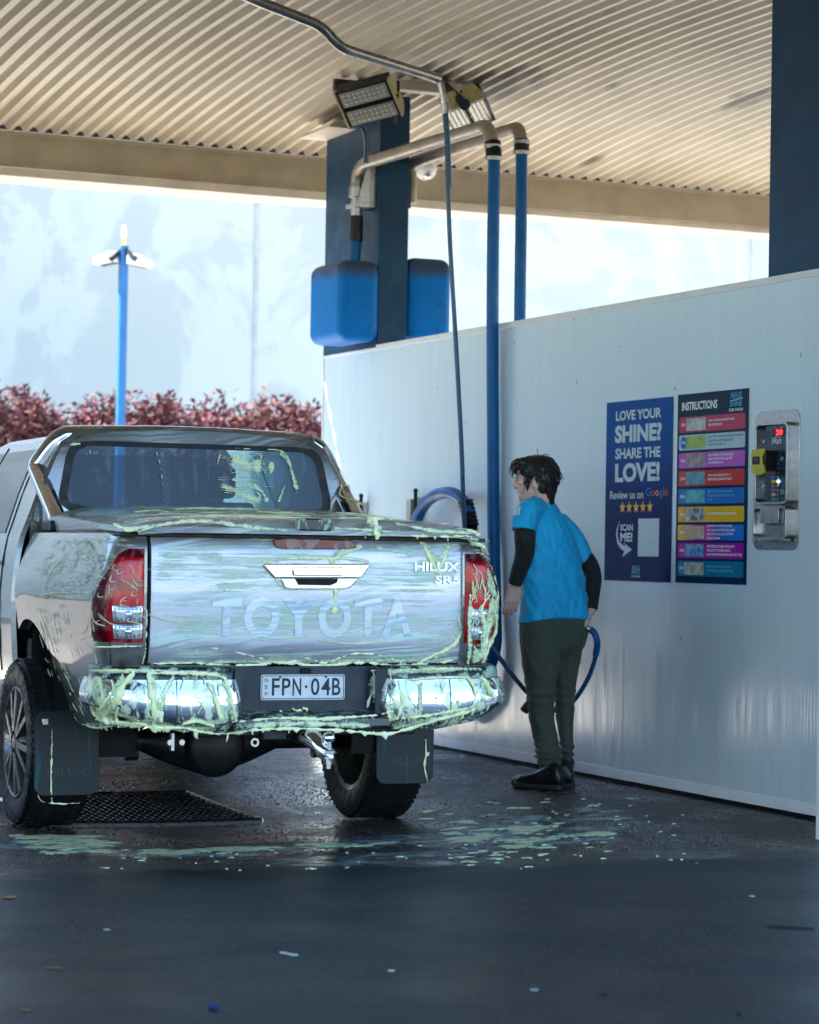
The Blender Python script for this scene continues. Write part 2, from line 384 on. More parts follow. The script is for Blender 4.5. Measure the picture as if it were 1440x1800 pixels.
M_ = {}
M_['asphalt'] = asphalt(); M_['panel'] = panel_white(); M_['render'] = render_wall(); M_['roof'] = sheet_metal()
M_['cream'] = pbr('cream_steel', (.43, .345, .24), .4, 0, .1, 4, dirt=((.2, .15, .1), 9, .68))
M_['creamlip'] = pbr('pale_gutter', (.66, .57, .48), .45, 0, .1, 4, dirt=((.3, .24, .2), 7, .66))
M_['navy'] = pbr('dark_blue_paint', (.003, .046, .105), .42, 0, .18, 3, .08, .1, 60, spec=.25)
M_['blue'] = pbr('blue_plastic', (.005, .13, .42), .34, 0, .12, 5, dirt=((.10, .10, .12), 7, .60))
M_['bluebox'] = None
M_['hose'] = pbr('blue_hose', (.0, .105, .31), .4, 0, .12, 8, spec=.25)
M_['thinhose'] = pbr('thin_blue_hose', (.006, .07, .17), .35, 0, .1, 20)
M_['black'] = pbr('black_plastic', (.009, .010, .012), .42, 0, .2, 9, .1, .12, 200, spec=.3)
M_['rubber'] = pbr('tyre_rubber', (.009, .009, .010), .5, 0, .25, 12, .15, .25, 160, spec=.3)
M_['void'] = pbr('dark_underbody', (.006, .006, .007), .6, 0, .3, 9, .1, .3, 60, spec=.2)
M_['steel'] = pbr('stainless_steel', (.44, .42, .41), .3, 1, .05, 14, .04)
M_['pipe'] = pbr('aged_pipe', (.36, .32, .27), .42, .6, .12, 9, .1, dirt=((.22, .17, .12), 8, .66))
M_['chrome'] = pbr('chrome', (.86, .87, .88), .06, 1, .03, 9, .03)
M_['white'] = pbr('white_paint', (.75, .76, .76), .4, 0, .05, 9)
M_['yellow'] = pbr('yellow_paint', (.55, .44, .03), .4, 0, .12, 20)
M_['oldyellow'] = pbr('faded_yellow_paint', (.42, .36, .16), .5, 0, .15, 20)
M_['led'] = pbr('lamp_lens', (.78, .76, .70), .2, 0, .05, 60)
M_['ledbody'] = pbr('lamp_tray', (.42, .41, .37), .3, .3, .1, 60)
M_['brass'] = pbr('brass', (.6, .42, .16), .3, 1, .1, 40)
M_['skin'] = pbr('skin', (.78, .48, .385), .48, 0, .08, 14, .08, .1, 260)
M_['hair'] = pbr('dark_brown_hair', (.016, .011, .010), .38, 0, .4, 60, .1, .3, 160)
M_['foam'] = None

def bluebox():
    m, N, L, B = newmat('weathered_blue_plastic'); oc = ocoord(N)
    sx = N.new('ShaderNodeSeparateXYZ'); L.new(oc, sx.inputs[0])
    top = ramp(N, L, mth(N, L, 'ADD', sx.outputs[2], mth(N, L, 'MULTIPLY', nz(N, L, oc, 9, 6, .65), .16)), .47, .57)
    sp = ramp(N, L, nz(N, L, oc, 28, 6, .7), .52, .62, 0, .75)
    spm = mth(N, L, 'MULTIPLY', sp, ramp(N, L, nz(N, L, oc, 3, 3), .5, .62))
    c = mixc(N, L, nz(N, L, oc, 4, 4), (.0, .15, .50), (.0, .20, .60))
    c = mixc(N, L, mth(N, L, 'MAXIMUM', mth(N, L, 'MULTIPLY', top, .85), spm), c, (.055, .052, .055))
    L.new(c, B.inputs['Base Color']); B.inputs['Roughness'].default_value = .5; B.inputs['Specular IOR Level'].default_value = .12
    bumpn(N, L, B, nz(N, L, oc, 90, 4), .12, .004); return m
M_['bluebox'] = bluebox()
def foam_mat():
    m, N, L, B = newmat('soap_foam'); oc = ocoord(N)
    c = mixc(N, L, ramp(N, L, nz(N, L, oc, 16, 4), .35, .65), (.84, .92, .44), (.94, .97, .64))
    L.new(c, B.inputs['Base Color']); B.inputs['Roughness'].default_value = .35
    B.inputs['Subsurface Weight'].default_value = .25; B.inputs['Subsurface Radius'].default_value = (.01, .012, .006); B.inputs['Subsurface Scale'].default_value = .5
    v = N.new('ShaderNodeTexVoronoi'); v.inputs['Scale'].default_value = 140; L.new(oc, v.inputs['Vector'])
    bumpn(N, L, B, v.outputs['Distance'], .12, .003); return m
M_['foam'] = foam_mat()

# ------------------------------------------------------------------ setting: ground
DIP = (3.95, 10.83)
def gz(x, y):
    r = math.hypot(x-DIP[0], y-DIP[1])/2.3
    return 0.0 if r >= 1 else -.072*(1-r*r)**2
g = MB()
def cuts(lo, hi, a, b, n): return [lo, (lo+a)/2]+[a+(b-a)*i/n for i in range(n+1)]+[(b+hi)/2, hi]
xs = cuts(-150, 150, .5, 7.5, 70); ys = cuts(-150, 150, 8, 14, 60)
GL = [[g.V((x, y, gz(x, y))) for y in ys] for x in xs]
for i in range(len(xs)-1):
    for j in range(len(ys)-1): g.face([GL[i][j], GL[i+1][j], GL[i+1][j+1], GL[i][j+1]])
g.build('ground', M_['asphalt'], smooth=180, kind='structure')

# ------------------------------------------------------------------ canopy
def roofz(y):
    t = max(0, y-12.3); return 4.33-.0142*t*t
can = thing('carwash_canopy', 'cream corrugated canopy roof over the wash bay with a deep eave beam', 'canopy', (4, 16.6, 0))
m = MB(); P_ = .11; prof = [(0, -.018), (.14, -.018), (.36, .018), (.64, .018), (.86, -.018)]
xs = []
x = -9.0
while x < 17:
    xs += [(x+P_*a, b) for a, b in prof]; x += P_
ysr = [4.0, 6, 8, 10, 11.5]+[12+.25*i for i in range(19)]+[16.605]
L0 = None
for y in ysr:
    row = [m.V((a, y, roofz(y)+b)) for a, b in xs]
    if L0:
        for i in range(len(row)-1): m.face([L0[i], L0[i+1], row[i+1], row[i]])
    L0 = row
m.build('roof_sheet', M_['roof'], can, smooth=0)
m = MB(); m.box((-9, 16.62, 3.80), (17, 16.80, 4.052)); m.box((-9, 16.606, 4.028), (17, 16.62, 4.052)); m.build('eave_beam', M_['cream'], can, bevel=.004)
m = MB(); m.box((-9, 16.60, 3.735), (8.30, 16.95, 3.80)); m.box((8.302, 16.64, 3.755), (17, 16.95, 3.80)); m.build('gutter', M_['creamlip'], can, bevel=.006)
m = MB(); m.box((-9, 16.66, 4.052), (17, 16.8, 4.14)); m.build('closure_strip', M_['void'], can)
m = MB(); m.box((-9, 3.82, 4.10), (17, 4.0, 4.40)); m.build('front_beam', M_['cream'], can, bevel=.004)
# cross member and flashings above the far column
m = MB(); m.box((6.34, 14.44, 4.16), (6.98, 14.54, 4.225)); m.build('cross_member', M_['creamlip'], can, bevel=.006)
m = MB(); m.prism([(0, 0), (.20, 0), (.20, .10), (0, .02)], (6.24, 15.82, 4.03), (1, 0, 0), (0, 0, 1), (0, -1, 0), 0, .55); m.build('flashing', M_['creamlip'], can, bevel=.004)

# ------------------------------------------------------------------ columns
def column(name, label, x0, x1, y0, y1, z0, ztop):
    t = thing(name, label, 'column', ((x0+x1)/2, (y0+y1)/2, z0))
    m = MB(); A = [(x0, y0, z0), (x1, y0, z0), (x1, y1, z0), (x0, y1, z0)]
    B = [(x0, y0, ztop[0]), (x1, y0, ztop[0]), (x1, y1, ztop[1]), (x0, y1, ztop[1])]
    m.rings([A, B]); m.build('column_body', M_['navy'], t, bevel=.006)
    return t
column('steel_column', 'far dark blue column carrying floodlights, vacuum boxes and hose booms', 6.436, 6.648, 14.865, 15.80, 2.48, (4.20, 4.10))
column('steel_column', 'near dark blue column above the payment panel end of the white wall', 6.436, 6.648, 9.10, 10.150, 2.48, (4.32, 4.32))

# ------------------------------------------------------------------ partition wall
XW = 6.428
wall = thing('partition_wall', 'glossy white panelled wall dividing the wash bays', 'wall', (6.54, 12.4, 0))
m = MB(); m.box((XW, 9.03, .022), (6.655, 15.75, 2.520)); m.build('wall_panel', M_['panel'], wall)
m = MB(); m.box((XW-.004, 9.03, 2.520), (6.659, 14.86, 2.556)); m.box((XW-.004, 14.862, 2.520), (6.659, 15.752, 2.540)); m.build('top_capping', M_['white'], wall, bevel=.003)
m = MB(); m.box((XW-.006, 9.03, .022), (XW, 15.752, .075)); m.build('base_channel', M_['white'], wall, bevel=.002)
m = MB(); m.box((XW+.012, 9.03, -.02), (6.64, 15.74, .022)); m.build('base_gap', M_['void'], wall)
m = MB(); m.box((XW-.005, 15.752, .022), (6.66, 15.775, 2.54)); m.build('end_trim', M_['white'], wall, bevel=.003)
lw = thing('partition_wall', 'unseen white wall added left of the bay to cut side light on the poster wall', 'wall', (-.5, 12.4, 0))  # added out of view so light falls off along the poster wall
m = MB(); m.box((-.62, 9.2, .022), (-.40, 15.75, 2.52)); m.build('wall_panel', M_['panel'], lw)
m = MB(); m.box((-.624, 9.2, 2.52), (-.396, 15.75, 2.556)); m.build('top_capping', M_['white'], lw, bevel=.003)
rp = thing('return_panel', 'slim white end panel standing at the near end of the wall', 'panel', (6.3, 9.0, 0))
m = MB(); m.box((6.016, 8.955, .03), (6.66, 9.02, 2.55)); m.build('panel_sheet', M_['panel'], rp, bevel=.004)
m = MB(); m.box((6.004, 8.945, 0), (6.016, 9.026, 2.556)); m.build('edge_trim', M_['white'], rp, bevel=.002)

# ------------------------------------------------------------------ posters
AX, AZ = Vector((0, -1, 0)), Vector((0, 0, 1)); NX = Vector((-1, 0, 0))
TXT = plain('pale_print', (.52, .64, .68), .35)
WHT = plain('white_print', (.78, .82, .83), .35)
def poster_mat(name, top, bot):
    m, N, L, B = newmat(name); oc = ocoord(N); sx = N.new('ShaderNodeSeparateXYZ'); L.new(oc, sx.inputs[0])
    c = mixc(N, L, ramp(N, L, sx.outputs[2], .3, .85), bot, top)
    L.new(c, B.inputs['Base Color']); B.inputs['Roughness'].default_value = .2; B.inputs['Specular IOR Level'].default_value = .07
    seam = ramp(N, L, mth(N, L, 'FRACT', mth(N, L, 'MULTIPLY', sx.outputs[1], 3.3)), .0, .04)
    bumpn(N, L, B, seam, .25, .003); return m
class Sheet:                                              # a flat printed sheet on the wall, fractions from its top left
    def __init__(s, t, y0, z1, w, h): s.t, s.y0, s.z1, s.w, s.h = t, y0, z1, w, h
    def p(s, a, b, d=.0): return Vector((XW-d, s.y0-a*s.w, s.z1-b*s.h))
    def rect(s, m, a0, b0, a1, b1, d, th=.001, r=0):
        w, h = (a1-a0)*s.w, (b1-b0)*s.h
        if r:
            pl = []
            for cx, cy, q in ((w-r, h-r, 0), (r, h-r, 1), (r, r, 2), (w-r, r, 3)):
                pl += [(cx+r*math.cos((q+k/4)*math.pi/2), cy+r*math.sin((q+k/4)*math.pi/2)) for k in range(5)]
        else: pl = [(0, 0), (w, 0), (w, h), (0, h)]
        m.prism(pl, s.p(a0, b1), AX, AZ, NX, d, d+th); return m
    def text(s, m, t, a0, b0, a1, b1, d, bold=.02):
        m.text(t, s.p(a0, b1, d), AX, AZ, (a1-a0)*s.w, (b1-b0)*s.h, bold); return m
def logo(sh, a0, b0, a1, b1, par):
    h = b1-b0; w = a1-a0
    for n_, t, c, x0, x1, y0, y1, bo in (('lettering', 'MAXI', LOGO, .12, .92, 0, .36, .03), ('lettering', 'SHINE', LOGO, .05, .95, .45, .76, .03), ('lettering', 'CAR WASH', WHT, 0, 1, .84, 1, .02)):
        m = MB(); sh.text(m, t, a0+w*x0, b0+h*y0, a0+w*x1, b0+h*y1, .0066, bo)
        m.build(n_, c, par, smooth=0)
    m = MB(); m.poly([sh.p(a0+w*.05, b0+h*.45, .0067), sh.p(a0+w, b0+h*.34, .0067), sh.p(a0+w, b0+h*.37, .0067), sh.p(a0+w*.05, b0+h*.48, .0067)]); m.build('underline', WHT, par, smooth=0)
LOGO = plain('cyan_print', (.02, .36, .60), .3)
YC = [onX(x, 860, XW).y for x in (1066, 1182, 1191, 1315)]
rv = thing('review_poster', 'blue poster asking for reviews with five gold stars, left of the instructions', 'poster', (XW, (YC[0]+YC[1])/2, 1.073))
sh = Sheet(rv, YC[0], 2.026, YC[0]-YC[1], .953)
m = MB(); sh.rect(m, 0, 0, 1, 1, .002, .003); m.build('poster_sheet', poster_mat('blue_poster', (.0, .075, .30), (.0, .012, .10)), rv, smooth=0)
for t, a0, b0, a1, b1, bo in (('LOVE YOUR', .15, .052, .84, .108, .035), ('SHINE?', .14, .133, .85, .232, .045), ('SHARE THE', .15, .262, .835, .322, .035), ('LOVE!', .15, .345, .83, .452, .045), ('SCAN', .245, .685, .44, .722, .035), ('ME!', .245, .731, .435, .783, .045)):
    m = MB(); sh.text(m, t, a0, b0, a1, b1, .0062, bo); m.build('lettering', TXT, rv, smooth=0)
m = MB(); sh.text(m, 'Review us on', .075, .499, .59, .545, .0062, .02); m.build('lettering', TXT, rv, smooth=0)
gc = [plain('print_blue', (.03, .12, .55), .3), plain('print_red', (.6, .02, .03), .3), plain('print_yellow', (.7, .45, .02), .3), plain('print_green', (.02, .3, .08), .3)]
gx = .625
for ch, c, w_, b0, b1 in (('G', 0, .075, .487, .532), ('o', 1, .052, .501, .533), ('o', 2, .052, .501, .533), ('g', 0, .05, .502, .548), ('l', 3, .013, .486, .532), ('e', 1, .048, .501, .533)):
    m = MB(); sh.text(m, ch, gx, b0, gx+w_, b1, .0062, .01); m.build('lettering', gc[c], rv, smooth=0); gx += w_+.008
GOLD = plain('gold_print', (.75, .42, .05), .3)
for i in range(5):
    m = MB(); c0 = .273+i*.104; R1 = .033
    m.prism([((R1 if k % 2 == 0 else R1*.45)*math.sin(k*math.pi/5), (R1 if k % 2 == 0 else R1*.45)*math.cos(k*math.pi/5)) for k in range(10)], sh.p(c0, .592), AX, AZ, NX, .0055, .0065)
    m.build('star', GOLD, rv, smooth=0)
m = MB()
arc = [(.235, .665), (.19, .71), (.18, .75), (.20, .79), (.25, .82), (.31, .835)]; arc2 = [(.235, .667), (.205, .72), (.205, .755), (.235, .785), (.29, .800), (.34, .805)]
for i in range(5): m.poly([sh.p(*arc[i], .0062), sh.p(*arc[i+1], .0062), sh.p(*arc2[i+1], .0062), sh.p(*arc2[i], .0062)])
m.poly([sh.p(.295, .785, .0064), sh.p(.43, .826, .0064), sh.p(.285, .868, .0064), sh.p(.31, .835, .0064), sh.p(.34, .805, .0064)])
m.build('arrow', TXT, rv, smooth=0)
m = MB(); sh.rect(m, .52, .655, .83, .862, .0055, .0008); m.build('blank_square', TXT, rv, smooth=0)
logo(sh, .42, .912, .56, .978, rv)
ins = thing('instruction_poster', 'navy instructions poster with nine coloured strips beside the payment panel', 'poster', (XW, (YC[2]+YC[3])/2, 1.075))
sh = Sheet(ins, YC[2], 2.031, YC[2]-YC[3], .956)
m = MB(); sh.rect(m, 0, 0, 1, 1, .002, .003); m.build('poster_sheet', poster_mat('navy_poster', (.006, .03, .06), (.003, .02, .075)), ins, smooth=0)
m = MB(); sh.text(m, 'INSTRUCTIONS', .065, .043, .575, .088, .0062, .03); m.build('lettering', WHT, ins, smooth=0)
logo(sh, .74, .012, .93, .112, ins)
def grad():
    m, N, L, B = newmat('rainbow_print'); sx = N.new('ShaderNodeSeparateXYZ'); L.new(ocoord(N), sx.inputs[0])
    r = N.new('ShaderNodeValToRGB'); e = r.color_ramp.elements
    e[0].color = (.0, .16, .6, 1); e[1].color = (.8, .55, .0, 1)
    for p_, c in ((.35, (.03, .02, .4, 1)), (.5, (.45, .0, .3, 1)), (.8, (.6, .05, .25, 1))): q = e.new(p_); q.color = c
    L.new(ramp(N, L, sx.outputs[1], -.35, .35), r.inputs[0]); L.new(r.outputs[0], B.inputs['Base Color']); B.inputs['Roughness'].default_value = .25; return m
SC = [plain('strip_red', (.50, .03, .09), .25), plain('strip_pale', (.42, .58, .64), .25), plain('strip_violet', (.48, .09, .50), .25), plain('strip_scarlet', (.52, .03, .03), .25), plain('strip_blue', (.0, .13, .46), .25), plain('strip_yellow', (.72, .42, .0), .25), grad(), plain('strip_magenta', (.34, .0, .30), .25), plain('strip_teal', (.0, .17, .30), .25)]
IC = [plain('icon_crimson', (.6, .01, .04), .3), plain('icon_blue', (.0, .09, .42), .3), plain('icon_violet', (.55, .08, .55), .3), plain('icon_scarlet', (.6, .04, .03), .3), plain('icon_azure', (.0, .2, .5), .3), plain('icon_amber', (.75, .35, .02), .3), plain('icon_orange', (.75, .35, .05), .3), plain('icon_plum', (.5, .0, .32), .3), plain('icon_cyan', (.0, .25, .45), .3)]
PCOL = [((.02, .03, .03), (.25, .3, .3), (.7, .75, .72)), ((.01, .012, .01), (.25, .4, .02), (.5, .45, .05)), ((.01, .01, .01), (.22, .16, .18), (.5, .45, .2)), ((.0, .02, .05), (.0, .25, .4), (.3, .3, .28)), ((.02, .02, .02), (.0, .3, .36), (.1, .5, .5)), ((.01, .02, .025), (.05, .08, .1), (.6, .65, .65)), ((.25, .04, .3), (.5, .3, .1), (.4, .5, .6)), ((.01, .05, .2), (.0, .2, .45), (.55, .6, .5)), ((.05, .07, .05), (.25, .28, .2), (.65, .7, .6))]
TL = [('SAFETY FEATURE EQUIPMENT STOPS,', 'TIME COUNTS DOWN'), ('APPLY TYRE / ENGINE CLEANER, WAIT 2 MINUTES', 'CLEAN WITH HIGH PRESSURE SOAP', 'RINSE AFTER 2 MINUTES'), ('APPLY PRESOAK TO ENTIRE VEHICLE', 'FROM BOTTOM UP THEN WASH INTO', 'HIGH PRESSURE SOAP'), ('APPLY HIGH PRESSURE SOAP TO', 'ENTIRE VEHICLE FROM BOTTOM UP'), ('APPLY HIGH PRESSURE SOAP PRIOR', 'TO USING BRUSH. WASH BRUSH PRIOR', 'TO USE'), ('RINSE ENTIRE VEHICLE FROM TOP DOWN',), ('SPLATTER WAX PROTECTS & SHINES', 'APPLY WAX TO ENTIRE VEHICLE USING', 'SPLATTER GUN AND RINSE OFF WITH', 'PRESSURE CERAMIC'), ('APPLY PRESSURE CERAMIC TOTAL BODY', 'PROTECTANT TO ENTIRE VEHICLE', 'HIGH PRESSURE RINSE BEFORE USING SPOT FREE'), ('APPLY FILTERED WATER FROM THE', 'TOP DOWN FOR A SPOT FREE FINISH')]
ICT = ['STOP', 'TYRE', 'PRESOAK', 'SOAP', 'BRUSH', 'RINSE', 'WAX', 'CERAMIC', 'SPOT']
TDK = plain('dark_print', (.03, .05, .08), .35); TBL = plain('light_blue_print', (.10, .42, .66), .35)
for i in range(9):
    b0 = .123+i*.095; b1 = b0+.081
    m = MB(); sh.rect(m, .03, b0, .965, b1, .0052, .001, .010); st = m.build('instruction_strip', SC[i], ins, smooth=0)
    m = MB(); sh.rect(m, .135, b0+.008, .415, b1-.008, .0064, .0006); m.build('picture', picture('photo_print', PCOL[i], 26, i+1), st, smooth=0)
    m = MB(); ct = sh.p(.10, (b0+b1)/2); m.prism([(.030*math.cos(k*math.pi/10), .031*math.sin(k*math.pi/10)) for k in range(20)], ct, AX, AZ, NX, .0072, .0078); m.build('icon', IC[i], st, smooth=0)
    m = MB(); sh.text(m, ICT[i], .066, (b0+b1)/2-.008, .134, (b0+b1)/2+.008, .0082, .03); m.build('lettering', WHT, st, smooth=0)
    n = len(TL[i]); m = MB(); lh = .017; tot = n*lh+(n-1)*.004; y = (b0+b1)/2-tot/2
    for k, t in enumerate(TL[i]):
        hh = lh*(.55 if (i in (1, 2) and k == 2) else .78)
        sh.text(m, t, .455, y, .455+min(.49, .0118*len(t)), y+hh, .0066, .015); y += lh+.004
    m.build('lettering', {1: TDK, 4: TBL, 8: TBL}.get(i, WHT), st, smooth=0)

# ------------------------------------------------------------------ payment panel
XP = XW-.042
pp = thing('payment_panel', 'stainless steel wash controller with red display set in the white wall', 'control panel', (XW, 10.04, 1.246))
def rrect(w, h, r, n=5):
    pl = []
    for cx, cy, q in ((w-r, h-r, 0), (r, h-r, 1), (r, r, 2), (w-r, r, 3)):
        pl += [(cx+r*math.cos((q+k/n)*math.pi/2), cy+r*math.sin((q+k/n)*math.pi/2)) for k in range(n+1)]
    return pl
yA, yB = onX(1326, 850, XW).y, onX(1406, 850, XW).y
m = MB(); m.prism(rrect(yA-yB, .666, .05), (XW, yA, 1.246), AX, AZ, NX, 0, .004); m.build('back_plate', M_['steel'], pp, bevel=.001)
def bez(px0, px1, zt, zb, name):
    y0, y1 = onX(px0, 850, XP).y, onX(px1, 850, XP).y; w = y0-y1; h = zt-zb; f = .012
    m = MB(); O = rrect(w, h, .022); I = [(f+a/w*(w-2*f), f+b/h*(h-2*f)) for a, b in O]
    n = len(O); o0 = Vector((XW, y0, zb))
    def L_(pl, d): return [m.V(o0+AX*a+AZ*b+NX*d) for a, b in pl]
    r0, r1, r2, r3 = L_(O, .004), L_(O, .042), L_(I, .042), L_(I, .014)
    for A, B in ((r0, r1), (r1, r2), (r2, r3)):
        for k in range(n): m.face([A[k], A[(k+1) % n], B[(k+1) % n], B[k]])
    o = m.build(name, M_['steel'], pp, bevel=.0015)
    return o, y0, y1, I, o0
zt, zm, zb = onX(1390, 740, XP).z, onX(1360, 888, XP).z, onX(1355, 948, XP).z
ub, y0, y1, I, o0 = bez(1325.5, 1383, zt, zm+.004, 'upper_bezel')
CF = pbr('navy_panel_face', (.008, .024, .05), .25, 0, .1, 9)
m = MB(); m.prism(I, o0, AX, AZ, NX, .012, .0145); fc = m.build('control_face', CF, pp, smooth=0)
XF = XW-.0152
def fp(px, py): return onX(px, py, XF)
RED = plain('red_display', (.9, .01, .01), .3, 0, 1.6); DRD = plain('dark_red_glass', (.12, .002, .004), .2)
a, b = fp(1359.5, 754), fp(1378, 766)
m = MB(); m.box((XF-.003, b.y, b.z), (XF, a.y, a.z)); dsp = m.build('display', DRD, fc)
m = MB(); m.text('20', (XF-.0036, lerp(a.y, b.y, .33), lerp(b.z, a.z, .15)), AX, AZ, (a.y-b.y)*.62, (a.z-b.z)*.7, .02); m.build('digits', RED, dsp, smooth=0)
a = fp(1357, 781); m = MB(); m.text('iWash', (XF-.0008, a.y, a.z), AX, AZ, .085, .032, .015); m.build('lettering', WHT, fc, smooth=0)
for x_, y_, w_, t in ((1360, 753.5, .03, 'MINS'), (1370.5, 753, .03, 'SECS'), (1362, 769.5, .05, 'TIME LEFT'), (1372, 806.5, .032, 'SELECT'), (1372, 810, .03, 'WASH'), (1372, 864, .03, 'END'), (1372, 868, .034, 'WASH')):
    a = fp(x_, y_); m = MB(); m.text(t, (XF-.0008, a.y, a.z), AX, AZ, w_, .008, .01); m.build('lettering', TXT, fc, smooth=0)
BC = [(.55, .05, .06), (.3, .38, .42), (.45, .08, .3), (.6, .06, .03), (.0, .18, .55), (.65, .5, .02), (.35, .1, .1), (.6, .05, .4), (.4, .38, .2), (.02, .35, .18)]
for i, c in enumerate(BC):
    y_ = 807.5+i*7.75; a, b = fp(1356.5, y_-2.6), fp(1363.5, y_+2.6)
    m = MB(); m.box((XF-.002, b.y, b.z), (XF, a.y, a.z)); m.build('wash_button', plain('button_print', c, .3), fc, bevel=.001)
    a = fp(1369, y_); m = MB(); m.lathe([(.0001, .006), (.006, .006), (.007, 0)], (XF, a.y, a.z), NX, 12); m.build('push_button', M_['steel'] if i != 5 else plain('lit_button', (.5, .8, 1), .2, 0, 1.5), fc)
for y_ in (776, 854):
    a = fp(1344, y_); m = MB(); m.lathe([(.0001, .005), (.010, .005), (.012, 0)], (XF, a.y, a.z), NX, 16); m.lathe([(.0001, .0062), (.005, .0062), (.005, .005)], (XF, a.y-.002, a.z), NX, 12); m.build('lock', M_['steel'], fc)
# card reader
a, b = onX(1324.5, 790, XW-.075), onX(1345, 831, XW-.075)
rd = thing('card_reader', 'yellow card reader sticking out of the steel payment panel', 'card reader', (XW, (a.y+b.y)/2, b.z))
m = MB(); m.box((XW-.075, b.y, b.z+.01), (XF, a.y, a.z-.006)); m.build('reader_body', M_['black'], rd, bevel=.006)
m = MB(); y0, y1 = a.y+.006, b.y-.006; w, h = y0-y1, a.z-b.z
O = [(0, 0), (w*.3, -.012), (w*.75, -.012), (w, .0), (w*.94, .03), (w*.80, .045), (w*.78, h-.04), (w*.94, h-.02), (w*1.0, h), (w*.1, h), (0, h-.01)]
m.prism(O, (XW, y0, b.z), AX, AZ, NX, .072, .084); m.build('reader_front', M_['yellow'], rd, bevel=.003)
m = MB(); m.prism([(w*.12, .04), (w*.66, .04), (w*.66, h-.035), (w*.12, h-.035)], (XW, y0, b.z), AX, AZ, NX, .084, .086); rs = m.build('reader_screen', M_['black'], rd, bevel=.002)
m = MB(); m.text('TAP', (XW-.0864, y0-w*.25, b.z+h*.5), AX, AZ, w*.28, .012, .01); m.build('lettering', plain('faint_print', (.25, .3, .32), .4), rs, smooth=0)
# coin return
lb, y0, y1, I, o0 = bez(1324, 1382, zm-.004, zb, 'lower_bezel')
m = MB(); m.prism(I, o0, AX, AZ, NX, .008, .0145); m.build('tray_back', M_['steel'], pp, smooth=0)
a, b = fp(1345.5, 893), fp(1378, 921); m = MB(); m.box((XF-.03, b.y, b.z), (XF, a.y, a.z)); m.build('coin_cup', M_['steel'], pp, bevel=.002)
m = MB(); a, b = onX(1324, 946, XP), onX(1381, 950, XP); m.box((XW-.05, b.y, b.z), (XW-.012, a.y, b.z+.008)); m.build('tray_lip', M_['steel'], pp, bevel=.002)

# ------------------------------------------------------------------ vacuum boxes, booms, hoses
def rbox(m, lo, hi, r):
    m.box(lo, hi)
def vacbox(label, lo, hi):
    t = thing('vacuum_box', label, 'vacuum unit', ((lo[0]+hi[0])/2, (lo[1]+hi[1])/2, lo[2]), 'vacuum units on the far column')
    m = MB(); m.box(lo, hi)
    o = m.build('vacuum_cover', M_['bluebox'], t, smooth=180); md = o.modifiers.new('round', 'BEVEL'); md.width = .075; md.segments = 6
    o.modifiers.new('wn', 'WEIGHTED_NORMAL')
    return t
vacbox('rounded blue vacuum box with grimy top on the left of the far column', (6.145, 14.80, 2.57), (6.432, 15.38, 3.10))
vacbox('rounded blue vacuum box half hidden behind the right of the far column', (6.652, 14.85, 2.60), (6.975, 15.38, 3.15))
def hose(m, pts, r, ribs=0, n=14):
    P = smooth_path(pts, 10)
    if ribs:
        out = []; acc = 0
        for a, b in zip(P, P[1:]):
            L_ = (b-a).length; k = max(1, int(L_/ribs))
            out += [a.lerp(b, i/k) for i in range(k)]
        out.append(P[-1]); rr = [r*(1.0 if i % 2 else .955) for i in range(len(out))]
        m.tube(out, rr, n)
    else: m.tube(P, r, n)
bm1 = thing('vacuum_boom', 'grey swing pipe with the long blue vacuum hose hanging down the white wall', 'hose boom', (6.34, 14.95, 3.6))
pv = Vector((6.33, 15.0, 3.66)); e1 = onX(836, 225, 6.36)
m = MB(); m.tube(bend([pv+Vector((0, 0, -.10)), pv+Vector((0, 0, .02)), pv+Vector((0, -.10, .078)), onX(858, 220, 6.36), onX(866, 258, 6.36)], .10, 8), .041, 18); m.build('boom_pipe', M_['pipe'], bm1)
m = MB(); m.box((6.29, 14.93, 3.46), (6.436, 15.09, 3.49)); m.box((6.405, 14.92, 3.46), (6.436, 15.10, 3.80)); m.prism([(0, 0), (.10, 0), (.10, .24), (.06, .24)], (6.31, 15.0, 3.49), (1, 0, 0), (0, 0, 1), (0, 1, 0), .055, .067); m.prism([(0, 0), (.10, 0), (.10, .24), (.06, .24)], (6.31, 15.0, 3.49), (1, 0, 0), (0, 0, 1), (0, 1, 0), -.067, -.055); m.build('swivel_bracket', M_['steel'], bm1, bevel=.002)
m = MB(); m.cyl(pv+Vector((0, 0, -.13)), pv+Vector((0, 0, -.06)), .052); m.cyl(pv+Vector((0, 0, -.30)), pv+Vector((0, 0, -.13)), .036); m.build('swivel_joint', M_['steel'], bm1, bevel=.003)
m = MB(); m.cyl(pv+Vector((0, 0, -.42)), pv+Vector((0, 0, -.25)), .045); m.build('cuff', M_['black'], bm1, bevel=.004)
m = MB(); hose(m, [pv+Vector((0, 0, -.40)), pv+Vector((-.01, 0, -.55)), pv+Vector((-.03, .06, -.75)), Vector((6.29, 15.08, 3.0))], .038, .012); m.build('feed_hose', M_['hose'], bm1)
h0, h1 = onX(866, 255, 6.36), onX(869, 282, 6.36)
m = MB(); m.cyl(h0+Vector((0, 0, .02)), h1, .048, 18); m.build('cuff', M_['black'], bm1, bevel=.004)
m = MB(); m.lathe([(.046, -.011), (.053, -.011), (.053, .011), (.046, .011)], h0.lerp(h1, .12), (0, 0, 1), 20); m.lathe([(.046, -.011), (.053, -.011), (.053, .011), (.046, .011)], h0.lerp(h1, .9), (0, 0, 1), 20); m.build('hose_clamp', M_['steel'], bm1)
